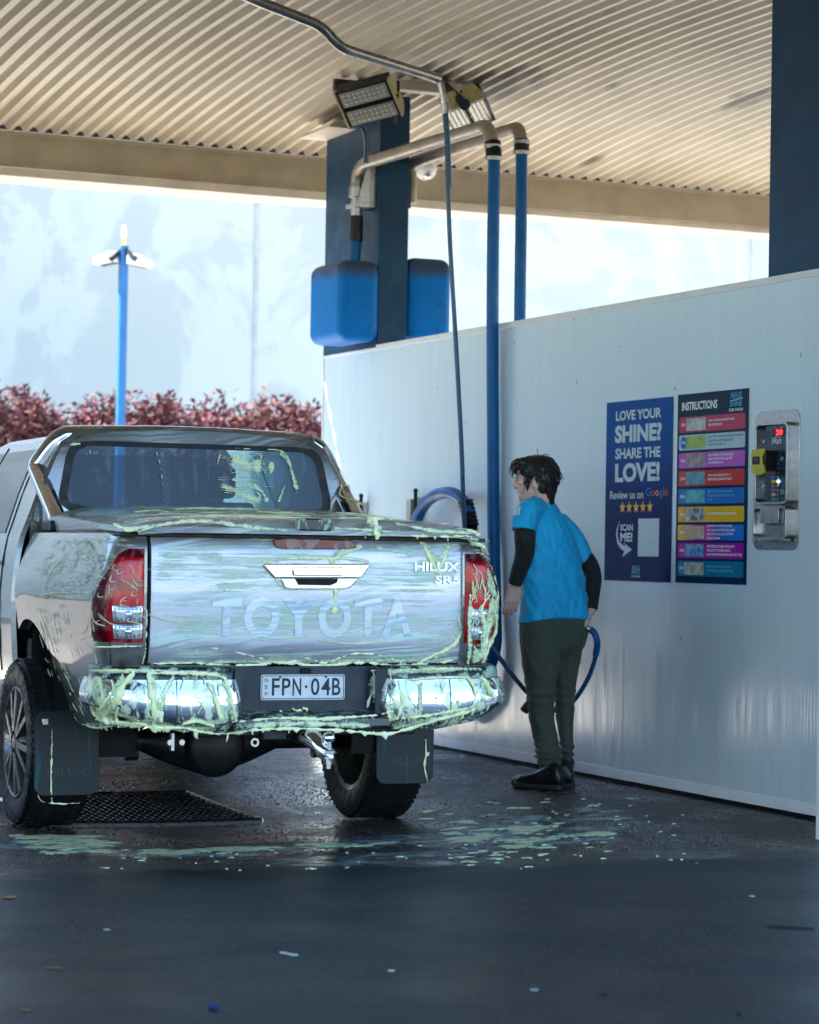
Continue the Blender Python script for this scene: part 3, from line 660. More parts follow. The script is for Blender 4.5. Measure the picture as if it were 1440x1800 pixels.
m = MB(); hose(m, [h1+Vector((0, 0, .03)), onX(867, 420, 6.36), onX(866, 600, 6.375), onX(867, 800, 6.38), onX(868, 950, 6.38), onX(871, 1080, 6.38), onX(868, 1150, 6.37), Vector((6.33, 13.12, .33)), Vector((6.30, 13.5, .22)), Vector((6.30, 13.9, .45)), onX(722, 960, 6.32), onX(738, 902, 6.31), onX(760, 874, 6.30), onX(790, 866, 6.30), onX(814, 880, 6.30), onX(824, 905, 6.30)], .037, .012, 16); m.build('vacuum_hose', M_['hose'], bm1)
m = MB(); q0, q1 = onX(818, 882, 6.30), onX(829, 925, 6.32)
pts = [q0.lerp(q1, k/12) for k in range(13)]; m.tube(pts, [.043 if k % 2 else .049 for k in range(13)], 16); m.tube([q1, onX(833, 960, 6.36), onX(836, 1000, 6.40)], [.036, .03, .022], 14); m.build('hose_nozzle', M_['black'], bm1)
bm2 = thing('vacuum_boom', 'second grey swing pipe whose blue hose drops behind the white wall', 'hose boom', (6.75, 14.95, 3.6))
X2 = 6.80
m = MB(); m.tube(bend([Vector((6.72, 15.0, 3.52)), Vector((6.72, 15.0, 3.62)), onX(721, 287, 6.73), onX(912, 224, X2), onX(917, 252, X2)], .10, 8), .041, 18); m.build('boom_pipe', M_['pipe'], bm2)
m = MB(); m.box((6.648, 14.95, 3.48), (6.70, 15.06, 3.70)); m.build('swivel_bracket', M_['black'], bm2, bevel=.002)
h0, h1 = onX(917, 248, X2), onX(917, 271, X2)
m = MB(); m.cyl(h0+Vector((0, 0, .01)), h1, .048, 18); m.build('cuff', M_['black'], bm2, bevel=.004)
m = MB(); m.lathe([(.046, -.011), (.053, -.011), (.053, .011), (.046, .011)], h0.lerp(h1, .1), (0, 0, 1), 20); m.lathe([(.046, -.011), (.053, -.011), (.053, .011), (.046, .011)], h0.lerp(h1, .92), (0, 0, 1), 20); m.build('hose_clamp', M_['steel'], bm2)
m = MB(); hose(m, [h1+Vector((0, 0, .02)), onX(916, 400, X2), onX(914, 560, X2), onX(914, 760, X2-.02), onX(914, 1000, X2-.02)], .037, .012, 16); m.build('vacuum_hose', M_['hose'], bm2)
# wall hooks behind the truck
def hook(px, py, label, wide):
    p = onX(px, py, XW-.02); t = thing('brush_holder', label, 'holder', (XW-.02, p.y, p.z-.3), 'holders on the white wall')
    m = MB(); m.box((XW-.03, p.y-.012, p.z-.34), (XW, p.y+.012, p.z-.03)); m.build('holder_plate', M_['steel'], t, bevel=.002)
    m = MB(); m.cyl((XW-.045, p.y, p.z-.30), (XW-.045, p.y, p.z), .012); m.ball((XW-.045, p.y, p.z+.012), .016); m.build('rod', M_['black'], t)
    if wide: m = MB(); m.box((XW-.05, p.y+.06, p.z-.36), (XW-.02, p.y+.13, p.z-.04), Matrix.Identity(4)); m.build('bracket', M_['pipe'], t, bevel=.003)
hook(737, 866, 'grey steel holder and bracket on the wall beside the blue hose arch', True)
hook(641, 875, 'small steel holder on the wall just above the truck bed corner', False)

# ------------------------------------------------------------------ pressure hose on its overhead boom
pb = thing('pressure_boom', 'slim overhead swing pipe feeding a thin dark blue pressure hose', 'hose boom', tuple(at(440, 0, 12.3)))
tip = at(770, 138, 13.5)
m = MB(); m.tube(bend([at(250, -92, 11.8), at(440, -3, 12.5), at(566, 46, 12.8), at(598, 84, 12.83), tip], .07, 6), .028, 14); m.build('boom_pipe', pbr('dull_steel', (.27, .25, .23), .34, .9, .1, 14, .08), pb)
m = MB(); m.tube(smooth_path([at(764, 136, 13.5), at(774, 146, 13.5), at(780, 170, 13.5)], 5), .019, 12); m.cyl(at(780, 168, 13.5), at(784, 200, 13.5), .022); m.cyl(at(783, 185, 13.5), at(784, 196, 13.5), .027); m.build('hose_coupling', M_['steel'], pb, bevel=.002)
m = MB(); m.tube(smooth_path([at(783, 198, 13.5), at(785, 225, 13.5), at(787, 262, 13.5), at(789, 330, 13.5)], 6), .0165, 12); m.build('spring_guard', M_['thinhose'], pb)
m = MB(); hose(m, [at(784, 200, 13.5), at(790, 400, 13.5), at(799, 560, 13.5), at(807, 700, 13.48), at(812, 800, 13.45), at(815, 890, 13.4), at(820, 980, 13.3), at(836, 1070, 13.2), at(862, 1130, 13.1), at(890, 1172, 13.1), at(925, 1215, 13.1), at(958, 1244, 13.1), at(985, 1248, 13.05), at(1010, 1230, 13.0), at(1035, 1190, 12.92), at(1048, 1150, 12.88), at(1049, 1128, 12.86), at(1044, 1112, 12.86), at(1036, 1106, 12.86)], .0125, 0, 10); m.build('pressure_hose', M_['thinhose'], pb)
m = MB(); hose(m, [at(1047, 1152, 12.88), at(1050, 1130, 12.86), at(1045, 1113, 12.86), at(1037, 1106, 12.86)], .0175, 0, 10); m.build('hose_sleeve', M_['hose'], pb)
sg = thing('spray_gun', 'black spray gun with a steel lance held low by the person', 'spray gun', tuple(at(1030, 1105, 12.86)))
m = MB(); m.cyl(at(1036, 1106, 12.86), at(1030, 1103, 12.86), .012); m.build('fitting', M_['brass'], sg)
m = MB(); m.tube([at(1031, 1102, 12.86), at(1028, 1112, 12.88), at(1025, 1130, 12.9)], [.016, .019, .015], 10); m.tube([at(1031, 1100, 12.86), at(1015, 1110, 12.95)], .016, 10); m.build('gun_grip', M_['black'], sg)
m = MB(); m.tube([at(1015, 1110, 12.97), at(960, 1192, 13.06), at(930, 1238, 13.10)], .010, 10); m.build('lance', M_['pipe'], sg)
m = MB(); m.tube([at(936, 1228, 13.09), at(921, 1250, 13.11)], [.021, .025], 12); m.build('lance_nozzle', pbr('brown_rubber', (.10, .075, .06), .5), sg)

# ------------------------------------------------------------------ floodlights and camera
def flood(label, c, r, n, modules_dir, yel, k=1.0):
    t = thing('floodlight', label, 'floodlight', tuple(c), 'floodlights on the far column')
    r = r.normalized(); n = (n-r*n.dot(r)).normalized(); q = n.cross(r).normalized()
    if q.dot(modules_dir) < 0: q = -q
    Lr = .345*k
    for s_ in (-1, 1):
        cc = c+q*(s_*.068*k)
        m = MB(); m.obox(cc-n*.05*k, r, q, n, Lr, .125*k, .10*k); hb = m.build('housing', M_['black'], t, bevel=.004)
        m = MB(); m.obox(cc+n*.002, r, q, n, Lr*.9, .10*k, .012); tr = m.build('lens_tray', M_['ledbody'], t, bevel=.002)
        m = MB()
        for i in range(9):
            for j in range(3): m.ball(cc+n*.008+r*(Lr*.9*((i+.5)/9-.5))*.94+q*(.10*k*((j+.5)/3-.5))*.86, (.011*k, .011*k, .006*k), sub=1)
        m.build('lens_row', M_['led'], tr)
    for s_ in (-1, 1):
        m = MB(); w = .27*k
        m.prism([(-w/2, .012), (w/2, .012), (w/2, -.03), (w*.36, -.11*k), (w*.1, -.11*k), (w*.04, -.06), (-w*.04, -.06), (-w*.1, -.11*k), (-w*.36, -.11*k), (-w/2, -.03)], c+r*(s_*Lr/2), q, n, r*s_, 0, .012); m.build('end_plate', yel, t, bevel=.002)
    return t, r, n, q
c1 = at(648, 183, 15.35)
t, r, n, q = flood('black twin floodlight with yellow ends aimed down, left of the far column top', c1, Rv+Uv*.20-Fv*.35, -Fv*.72-Uv*.62-Rv*.1, -Uv, M_['oldyellow'])
m = MB(); a, b = at(695, 215, 15.45), at(703, 140, 15.6)
m.tube([c1+r*.19-n*.03, a, at(700, 175, 15.6), at(700, 142, 15.6)], .011, 8); m.box((6.0, 14.6, 4.14), (6.3, 14.64, 4.22)); m.build('lamp_bracket', M_['black'], t)
m = MB()
for dx in (0, 5): m.tube(smooth_path([at(600+dx, 196, 15.5), at(612+dx, 212, 15.5), at(634+dx, 222, 15.6), at(642+dx, 245, 15.7), at(641+dx, 285, 15.9)], 6), .009, 8)
m.build('power_cable', M_['navy'], t)
c2 = at(825, 203, 15.2)
t, r, n, q = flood('faded twin floodlight seen end on beside the two bent hose pipes', c2, Fv*.85-Uv*.2+Rv*.2, -Uv*.93-Fv*.30+Rv*.30, Rv+Uv*.35, M_['oldyellow'])
m = MB(); m.tube([at(783, 152, 15.2), at(800, 168, 15.1), at(817, 184, 15.0)], .03, 8); m.cyl(at(817, 184, 14.98), at(817, 184, 15.1), .035); m.build('lamp_bracket', M_['black'], t, bevel=.003)
cc = thing('dome_camera', 'white dome security camera fixed to the eave beam right of the column', 'camera', tuple(onY(745, 292, 16.55)))
p = onY(746, 297, 16.5)
m = MB(); m.ball(p+Vector((0, -.02, .0)), (.09, .08, .09)); m.cyl(p+Vector((0, 0, .02)), p+Vector((.02, .12, .06)), .06, 20); m.build('camera_body', M_['white'], cc)
m = MB(); m.ball(p+Vector((0, -.04, -.035)), (.05, .055, .055)); m.build('dome', M_['steel'], cc)

# ------------------------------------------------------------------ back wall, lamp post, shrubs
bw = thing('back_wall', 'tall pale rendered wall with patched stains behind the red shrubs', 'wall', (12, 33, 0))
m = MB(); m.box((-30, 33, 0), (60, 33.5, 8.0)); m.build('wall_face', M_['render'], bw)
xj = onY(450, 500, 33).x
m = MB(); m.box((xj-.03, 32.985, 0), (xj+.03, 33, 8.0)); m.box((xj+8.2, 32.985, 0), (xj+8.26, 33, 8.0)); m.build('joint_strip', pbr('joint_paint', (.47, .46, .395), .8), bw)
m = MB(); m.box((-30, 32.9, 8.0), (60, 33.6, 8.15)); m.build('coping', M_['white'], bw)
LD = 26.0; lp = at(217, 470, LD); lx, ly = lp.x, lp.y
lamp = thing('lamp_post', 'blue steel lamp post with two white lamp heads behind the truck', 'lamp post', (lx, ly, 0))
PB = pbr('lamp_post_blue', (.01, .11, .27), .4, 0, .1, 3)
m = MB(); m.box((lx-.042, ly-.042, 0), (lx+.042, ly+.042, at(217, 432, LD).z)); m.box((lx-.12, ly-.12, 0), (lx+.12, ly+.12, .03)); m.build('pole', PB, lamp, bevel=.006)
m = MB(); m.cyl((lx, ly, at(217, 436, LD).z), (lx, ly, at(217, 415, LD).z), .026); m.build('spigot', M_['brass'], lamp)
m = MB(); m.tube([(lx, ly, at(217, 416, LD).z), (lx, ly, at(217, 396, LD).z)], [.032, .018], 10); m.build('finial', M_['white'], lamp)
for s_, yy in ((-1, 459), (1, 463)):
    for dq in (0,):
        a = at(217+s_*9, yy-6, LD); b = at(217+s_*50, yy+1, LD-.05*s_)
        d = (b-a).normalized(); side = d.cross(Vector((0, 0, 1))).normalized(); up = side.cross(d)
        m = MB(); L_ = (b-a).length
        m.prism([(0, -.045), (L_*.8, -.05), (L_, -.035), (L_*.97, .03), (L_*.3, .075), (0, .06)], a, d, up, side, -.07, .07); hd = m.build('lamp_head', M_['white'], lamp, bevel=.012)
        m = MB(); m.prism([(L_*.1, -.051), (L_*.75, -.056), (L_*.75, -.05), (L_*.1, -.045)], a, d, up, side, -.055, .055); m.build('lamp_glass', M_['black'], hd)
        m = MB(); m.tube([at(217+s_*2, 438, LD), at(217+s_*22, 456, LD-.1)], .03, 8); m.build('lamp_arm', M_['black'], lamp)

LEAF = leafmat('red_young_leaves', (.12, .028, .040), (.15, .062, .058))
def shrub_mesh(seed, w, h, n):
    rg = random.Random(seed); m = MB(); stems = MB(); tips = []
    for k in range(22):
        a = rg.uniform(0, 2*math.pi); rr = w*.55*math.sqrt(rg.random())
        top = Vector((math.cos(a)*rr, math.sin(a)*rr, h*(1.02-.22*(rr/w*1.8)**2)*rg.uniform(.86, 1.06)))
        base = Vector((rg.uniform(-.1, .1), rg.uniform(-.1, .1), 0)); mid = base.lerp(top, .55)+Vector((math.cos(a), math.sin(a), 0))*.12
        stems.tube([base, mid, top], [.016, .011, .003], 5); tips.append((mid, top))
    for i in range(n):
        mid, top = tips[rg.randrange(len(tips))]
        if rg.random() < .45: t_ = rg.uniform(.55, 1.03); spread = .09
        else: t_ = rg.uniform(-.5, .75); spread = .26
        c = mid.lerp(top, t_)+Vector((rg.gauss(0, spread), rg.gauss(0, spread), rg.gauss(0, spread*.7)))
        if c.z < .1: continue
        d = Vector((rg.gauss(0, 1), rg.gauss(0, 1), rg.uniform(-.2, 1.3))).normalized(); s_ = d.orthogonal().normalized(); s_.rotate(Matrix.Rotation(rg.uniform(0, 6.28), 3, d))
        L_ = rg.uniform(.07, .13); w_ = L_*.2; u_ = d.cross(s_)*L_*.08
        m.poly([c, c+d*L_*.45+s_*w_+u_, c+d*L_, c+d*L_*.45-s_*w_+u_])
    return m, stems
protos = []
SX = [(4.6+i*.46, 29.1-.47*i*.46 + (.28 if i % 2 else -.2)) for i in range(23)]
STEM = pbr('shrub_bark', (.10, .06, .045), .8, 0, .2, 20)
for i, (x_, y_) in enumerate(SX):
    h_ = 2.82*(1+.05*math.sin(i*2.3))*1.0
    if i < 3:
        t = thing('red_shrub', 'bushy red leaved shrub in the hedge row before the pale wall', 'shrub', (0, 0, 0), 'red shrubs along the back wall')
        a, b = shrub_mesh(30+i, 1.05, 2.85, 9000); OFF[t.name] = Vector((0, 0, 0))
        a.build('foliage', LEAF, t, smooth=0); b.build('stem', STEM, t); protos.append(t); r = t
    else:
        src = protos[i % 3]; r = src.copy(); S.collection.objects.link(r)
        for ch in list(src.children):
            c = ch.copy(); S.collection.objects.link(c); c.parent = r
    r.location = (x_, y_, 0); r.rotation_euler = (0, 0, i*2.1); r.scale = (1.05, 1.05, h_/2.85)

# ------------------------------------------------------------------ pickup truck (local frame: x across, y forward, z up)
SIL = (.30, .305, .315)
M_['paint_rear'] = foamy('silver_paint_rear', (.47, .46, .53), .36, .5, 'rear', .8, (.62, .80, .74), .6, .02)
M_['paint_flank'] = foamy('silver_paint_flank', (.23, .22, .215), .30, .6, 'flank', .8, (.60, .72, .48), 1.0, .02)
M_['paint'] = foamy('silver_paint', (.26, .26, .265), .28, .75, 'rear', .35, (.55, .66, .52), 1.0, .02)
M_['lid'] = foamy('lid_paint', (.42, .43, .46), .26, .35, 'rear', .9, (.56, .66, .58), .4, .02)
M_['chromefoam'] = foamy('wet_chrome', (.78, .80, .82), .05, 1, 'splash', .8, (.66, .78, .50))
M_['barchrome'] = foamy('bar_chrome', (.72, .72, .73), .07, 1, 'drip', .25, (.58, .70, .42))
M_['blackfoam'] = foamy('wet_black_plastic', (.012, .015, .02), .3, 0, 'splash', .8, (.42, .60, .46))
M_['glass'] = foamy('dark_glass', (.0, .05, .085), .02, 0, 'drip', .10, (.30, .4, .4), 0, 0, 1.0)
M_['flap'] = foamy('mudflap_rubber', (.006, .013, .020), .42, 0, 'drip', .4, (.03, .14, .18), spec=.3)
def lampmat(name, c, foam=.5):
    return foamy(name, c, .12, 0, 'splash', foam, (.62, .62, .55), 0, 0, .35)
M_['lampred'] = lampmat('red_lamp', (.36, .0, .006), .10); M_['lampdark'] = lampmat('dark_red_lamp', (.085, .001, .008), .10)
M_['lampclear'] = foamy('clear_lamp', (.50, .54, .57), .14, .75, 'splash', .3, (.66, .7, .6)); M_['lampbright'] = lampmat('bright_red_lamp', (.62, .004, .012), .08)
tk = bpy.data.objects.new('pickup_truck', None); S.collection.objects.link(tk); tk.location = (TX, TY, 0); tk.rotation_euler = (0, 0, -TPHI)
tag(tk, 'silver dual cab pickup truck streaked with pale green foam, seen from behind', 'pickup truck')
AV, WR, WZ = 1.37, .378, .325                 # rear axle, wheel radius, hub height (bay floor dips to the drain)
AF = AV+3.08
def inset(z): return interp(z, [(.42, .135), (.50, .105), (.58, .078), (.68, .050), (.8, .025), (1.0, .0), (1.06, .006), (1.13, .026), (1.2, .052), (1.27, .085)])
PLAN = [(.690, .050), (.74, .052), (.79, .060), (.83, .078), (.858, .108), (.874, .15), (.882, .21), (.887, .35), (.89, .6), (.892, .95), (.892, 1.35), (.888, 1.60)]
PL = [0]
for (a, b), (c, d) in zip(PLAN, PLAN[1:]): PL.append(PL[-1]+math.hypot(c-a, d-b))
def plan(s):
    return interp(s, list(zip(PL, [p[0] for p in PLAN]))), interp(s, list(zip(PL, [p[1] for p in PLAN])))
def tgv(z, u=0): return .048 + .045*max(0, (z-1.20)/.075)**2 + .03*max(0, (.84-z)/.1)**2 - .008*math.exp(-((z-1.02)/.16)**2) + .012*(u/.69)**2
def side_pt(s, z, sg, out=0.0):
    u, v = plan(s); w = sstep(0, .25, s); u -= inset(z)*w; v += (tgv(z, .69)-.06)*(1-sstep(.05, .3, s))
    a, b = plan(max(0, s-.02)); c, d = plan(s+.02); t = Vector((c-a, d-b)); n = Vector((t.y, -t.x)).normalized()
    return Vector((sg*(u+n.x*out), v+n.y*out, z))
ARC = (AV, .375, .505)
def zlow(v):
    base = .475-.02*sstep(.2, .7, v)
    d = v-ARC[0]
    if abs(d) < ARC[2]: return max(base, ARC[1]+math.sqrt(ARC[2]**2-d*d))
    return base
SS = [i*.02 for i in range(16)]
vs = [.24, .32, .42, .52, .62, .70, .78, .84, .868, .872, .88, .89, .91, .94, .98, 1.03, 1.09, 1.16, 1.24, 1.32, 1.40, 1.48, 1.60]
s_of_v = lambda v: interp(v, [(b, l) for (a, b), l in zip(PLAN, PL)])
SS = [s for s in SS if plan(s)[1] < .23]+[s_of_v(v) for v in vs]
NZ_ = 22
for sg in (-1, 1):
    m = MB(); L = []
    for s in SS:
        zl = zlow(plan(s)[1]); zl = max(zl, .735) if s < .17 else zl
        L.append([m.V(side_pt(s, lerp(zl, 1.268, (j/NZ_)), sg)) for j in range(NZ_+1)])
    for A, B in zip(L, L[1:]):
        for j in range(NZ_): m.face([A[j], B[j], B[j+1], A[j+1]])
    # inner return of the arch lip and the top rail
    Lr = []
    for row in L:
        p = row[0].co; q = row[-1].co
        Lr.append((m.V((p.x-sg*.05, p.y, p.z-.004)), m.V((q.x-sg*.12, q.y+.0, q.z+.012))))
    for i in range(len(L)-1):
        m.face([L[i][0], Lr[i][0], Lr[i+1][0], L[i+1][0]]); m.face([L[i][-1], L[i+1][-1], Lr[i+1][1], Lr[i][1]])
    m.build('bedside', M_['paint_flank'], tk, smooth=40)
    # wheel well liner
    m = MB(); L0 = None
    for k in range(25):
        a = math.pi*(k/24)*1.1-.05*math.pi; p = Vector((0, ARC[0]+math.cos(a)*(ARC[2]+.01), ARC[1]+math.sin(a)*(ARC[2]+.01)))
        row = [m.V((sg*.86, p.y, p.z)), m.V((sg*.50, p.y, p.z))]
        if L0: m.face([L0[0], L0[1], row[1], row[0]])
        L0 = row
    m.build('wheel_liner', M_['void'], tk, smooth=60)
    # tail lamp: a patch lying on the corner, right edge along the tailgate
    def lamp_edge(z):                          # outermost s of the lamp at height z
        return interp(z, [(.825, .315), (.87, .305), (.95, .275), (1.05, .225), (1.12, .185), (1.17, .155), (1.20, .12), (1.207, .09)])
    m = MB(); n_s, n_z = 14, 22
    def lf(i, j):
        z = lerp(.826, 1.206, j); s = lerp(.012, lamp_edge(z), i)
        e = min(i, 1-i, j, 1-j); return side_pt(s, z, sg, .004+.020*sstep(0, .12, e))
    G = [[m.V(lf(i/n_s, j/n_z)) for j in range(n_z+1)] for i in range(n_s+1)]
    for i in range(n_s):
        for j in range(n_z):
            zz, ii = lerp(.826, 1.206, (j+.5)/n_z), (i+.5)/n_s
            sx_ = lerp(.012, lamp_edge(zz), ii)
            mi = 0
            if zz > 1.168: mi = 1
            elif sx_ > .155+.02*(1.1-zz): mi = 1
            elif .955 < zz < 1.03 and sx_ < .13: mi = 2
            elif 1.085 < zz < 1.15 and sx_ < .12: mi = 2
            m.face([G[i][j], G[i+1][j], G[i+1][j+1], G[i][j+1]], mi)
    lamp_o = m.build('tail_lamp', [M_['lampred'], M_['lampdark'], M_['lampbright']], tk, smooth=50)
    for z0, z1, mt in ((.842, .902, 'lampclear'), (.907, .975, 'lampclear')):
        m = MB()
        def cf(i, j):
            e = min(i, 1-i, j, 1-j); return side_pt(lerp(.022, .135, i), lerp(z0, z1, j), sg, .024+.006*sstep(0, .15, e))
        m.grid(cf, 6, 5)
        for k in range(7):
            s_ = lerp(.03, .127, k/6); m.tube([side_pt(s_, z0+.006, sg, .031), side_pt(s_, z1-.006, sg, .031)], .0016, 5)
        for k in range(3):
            z_ = lerp(z0, z1, (k+.8)/3.6); m.tube([side_pt(lerp(.03, .127, q/6), z_, sg, .031) for q in range(7)], .0014, 5)
        c_ = side_pt(.075, (z0+z1)/2, sg, .022); m.ball(c_, (.022, .012, .022))
        m.build('reversing_lens', M_['lampclear'], lamp_o, smooth=60)
# bed floor and front so the sides close up
m = MB(); m.box((-.80, .10, .62), (.80, 1.60, .70)); m.box((-.80, 1.56, .62), (.80, 1.61, 1.26)); m.build('bed_tub', M_['void'], tk)
# tailgate
TC = .012
m = MB(); NU, NV = 24, 30
def tgf(i, j):
    u = lerp(-.682, .682, i); z = lerp(.742, 1.268, j); return Vector((u+TC, tgv(z, u), z))
m.grid(tgf, NU, NV)
rim = [tgf(0, j/NV) for j in range(NV+1)]+[tgf(i/NU, 1) for i in range(NU+1)]+[tgf(1, 1-j/NV) for j in range(NV+1)]+[tgf(1-i/NU, 0) for i in range(NU+1)]
for a, b in zip(rim, rim[1:]): m.poly([a, b, b+Vector((0, .05, 0)), a+Vector((0, .05, 0))])
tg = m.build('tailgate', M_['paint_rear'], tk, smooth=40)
m = MB(); m.box((-.70, .09, .735), (.715, .12, 1.27)); m.build('tailgate_backing', M_['void'], tk)
def on_tg(px, py, out=.004):
    p = tv(px, py, .05); return Vector((p.x, tgv(p.z, p.x)-out, p.z))
UX, UZ, UN = Vector((1, 0, 0)), Vector((0, 0, 1)), Vector((0, -1, 0))
M_['decal'] = foamy('silver_decal', (.60, .66, .70), .3, .3, 'rear', .6, (.22, .42, .55))
for ch, x0, x1 in (('T', 371, 424), ('O', 427, 491), ('Y', 494, 554), ('O', 557, 617), ('T', 621, 671), ('A', 669, 725)):
    a, b = on_tg(x0, 1119), on_tg(x1, 1052)
    if ch == 'O':
        a, b = on_tg(x0, 1121), on_tg(x1, 1050)
    m = MB(); m.text(ch, Vector((a.x, 0, a.z)), UX, UZ, b.x-a.x, b.z-a.z, .036)
    for v in m.b.verts: v.co.y = tgv(v.co.z, v.co.x)-.0034
    m.build('lettering', M_['decal'], tg, smooth=0)
for t, x0, y0, x1, y1 in (('HILUX', 728, 1004, 808, 989), ('SR5', 764, 1026, 808, 1012)):
    a, b = on_tg(x0, y0), on_tg(x1, y1); m = MB()
    for d in (.0035, .005, .0065): m.text(t, Vector((a.x, 0, a.z)), UX, UZ, b.x-a.x, b.z-a.z, .03 if d < .006 else .015); [setattr(v.co, 'y', tgv(v.co.z, v.co.x)-d) for v in m.b.verts if v.co.y == 0]
    m.build('badge', pbr('dull_chrome', (.46, .48, .50), .3, .7), tg, smooth=0)
def tgprism(pts, name, mat, d0, d1, bev=.003, par=None):
    P = [on_tg(*p, 0) for p in pts]; y = tgv(sum(p.z for p in P)/len(P), 0)
    m = MB(); m.prism([(p.x, p.z) for p in P], (0, y, 0), UX, UZ, UN, d0, d1); return m.build(name, mat, par or tg, bevel=bev)
bl = tgprism([(480, 949), (500, 946), (610, 949), (626, 953), (626, 963), (612, 966), (500, 966), (484, 963)], 'brake_lamp', lampmat('maroon_lamp', (.13, .004, .03), .25), -.004, .012, .004)
hb = tgprism([(462, 991), (646, 991), (646, 996), (632, 1016), (480, 1016), (463, 997)], 'handle_bezel', M_['barchrome'], -.004, .016, .005)
tgprism([(510, 996), (598, 996), (598, 1012), (512, 1012)], 'handle_grip', M_['barchrome'], .016, .026, .004, hb)
tgprism([(492, 1016), (628, 1016), (614, 1033), (604, 1036), (508, 1036), (498, 1033)], 'handle_lower_trim', M_['barchrome'], -.004, .007, .004, hb)
tgprism([(516, 1017), (592, 1017), (590, 1024), (578, 1029), (522, 1028)], 'handle_recess', M_['void'], .0072, .0085, .001, hb)
# bed lid
m = MB(); NU, NV = 40, 26
def lid_top(u, v):
    e = 1-abs(u/.765)**6; return 1.318+.024*sstep(0, .10, v)*e+.062*sstep(.05, 1.4, v)*(1-.25*(u/.765)**2)-.02*(1-sstep(0, .03, v))-.018*abs(u/.765)**8
def lid_plan(i, j):
    v = lerp(-.022, 1.42, j); w = .772-.035*(1-sstep(0, .12, v+.022)); u = lerp(-w, w, i); return u, v
T_ = [[None]*(NV+1) for _ in range(NU+1)]
for i in range(NU+1):
    for j in range(NV+1):
        u, v = lid_plan(i/NU, (j/NV)**1.6); v += .03*abs(u/.765)**4*(1-(j/NV)) ; T_[i][j] = m.V((u, v, lid_top(u, v)))
for i in range(NU):
    for j in range(NV): m.face([T_[i][j], T_[i+1][j], T_[i+1][j+1], T_[i][j+1]])
edge = [T_[0][j] for j in range(NV, -1, -1)]+[T_[i][0] for i in range(1, NU+1)]+[T_[NU][j] for j in range(1, NV+1)]
e1_ = []; e2_ = []
for v in edge:
    c = v.co; o = Vector((c.x*.006, 0, 0)); rear = c.y < .05
    e1_.append(m.V((c.x*1.006, c.y-(.008 if rear else 0), c.z-.024))); e2_.append(m.V((c.x*.992, c.y+(.010 if rear else 0), 1.273)))
for A, B in ((edge, e1_), (e1_, e2_)):
    for k in range(len(edge)-1): m.face([A[k], A[k+1], B[k+1], B[k]])
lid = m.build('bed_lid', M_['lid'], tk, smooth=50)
a, b = tv(521, 930, -.03), tv(583, 912, -.03); m = MB(); m.box((a.x, -.036, a.z-.006), (b.x, -.012, b.z)); m.build('lid_lock', M_['blackfoam'], lid, bevel=.006)
m = MB(); m.box((-.80, .06, 1.255), (.80, 1.6, 1.272)); m.build('rail_cap', M_['black'], tk, bevel=.003)
# cab and bonnet
def cabw(z): return interp(z, [(.45, .80), (.55, .86), (.8, .885), (1.0, .885), (1.15, .872), (1.25, .85), (1.45, .775), (1.62, .70), (1.70, .655), (1.745, .585), (1.77, .45), (1.785, .2), (1.788, 0)])
ZC = [.45, .55, .7, .85, 1.0, 1.1, 1.18, 1.25, 1.35, 1.45, 1.55, 1.62, 1.67, 1.70, 1.725, 1.745, 1.758, 1.77, 1.779, 1.785, 1.788]
def cab_ring(vlo, vhi, zs=1.0):
    R = []
    for z in ZC: R.append(Vector((-cabw(z), vlo+(vhi-vlo)*max(0, min(1.2, (z-1.375)/.33)), z)))
    return R+[Vector((-p.x, p.y, p.z)) for p in R[-2::-1]]
m = MB()
st = [(1.668, 1.706), (1.682, 1.722), (1.76, 1.80), (2.2, 2.2), (2.7, 2.7), (3.25, 3.0), (3.75, 3.15), (3.95, 3.22)]
rr = [cab_ring(a, b) for a, b in st]
for k in (0,):
    rr[0] = [Vector((p.x*.975, p.y, p.z-(.02 if p.z > 1.7 else 0))) for p in rr[0]]
m.rings(rr, True, False)
m.box((-.80, 1.69, .5), (.80, 1.72, 1.372)); cab = m.build('cab', M_['paint'], tk, smooth=35)
m = MB()
def bonnet(v, t):
    w = lerp(.86, .80, sstep(4.2, 5.15, v)); return w
hz = [(3.9, 1.16), (4.3, 1.14), (4.8, 1.08), (5.1, .98), (5.2, .80), (5.22, .50)]
rings = []
for v, h in hz:
    w = lerp(.885, .80, sstep(4.3, 5.2, v)); rings.append([Vector(p) for p in ((-w+.05, v, .48), (-w, v, .6), (-w, v, h-.14), (-w+.06, v, h-.05), (-w*.6, v, h), (0, v, h+.015), (w*.6, v, h), (w-.06, v, h-.05), (w, v, h-.14), (w, v, .6), (w-.05, v, .48))])
m.rings(rings); m.build('bonnet', M_['paint'], tk, smooth=40)
m = MB(); m.box((-.55, 5.2, .75), (.55, 5.24, .95)); m.build('grille', M_['chrome'], tk, bevel=.01)
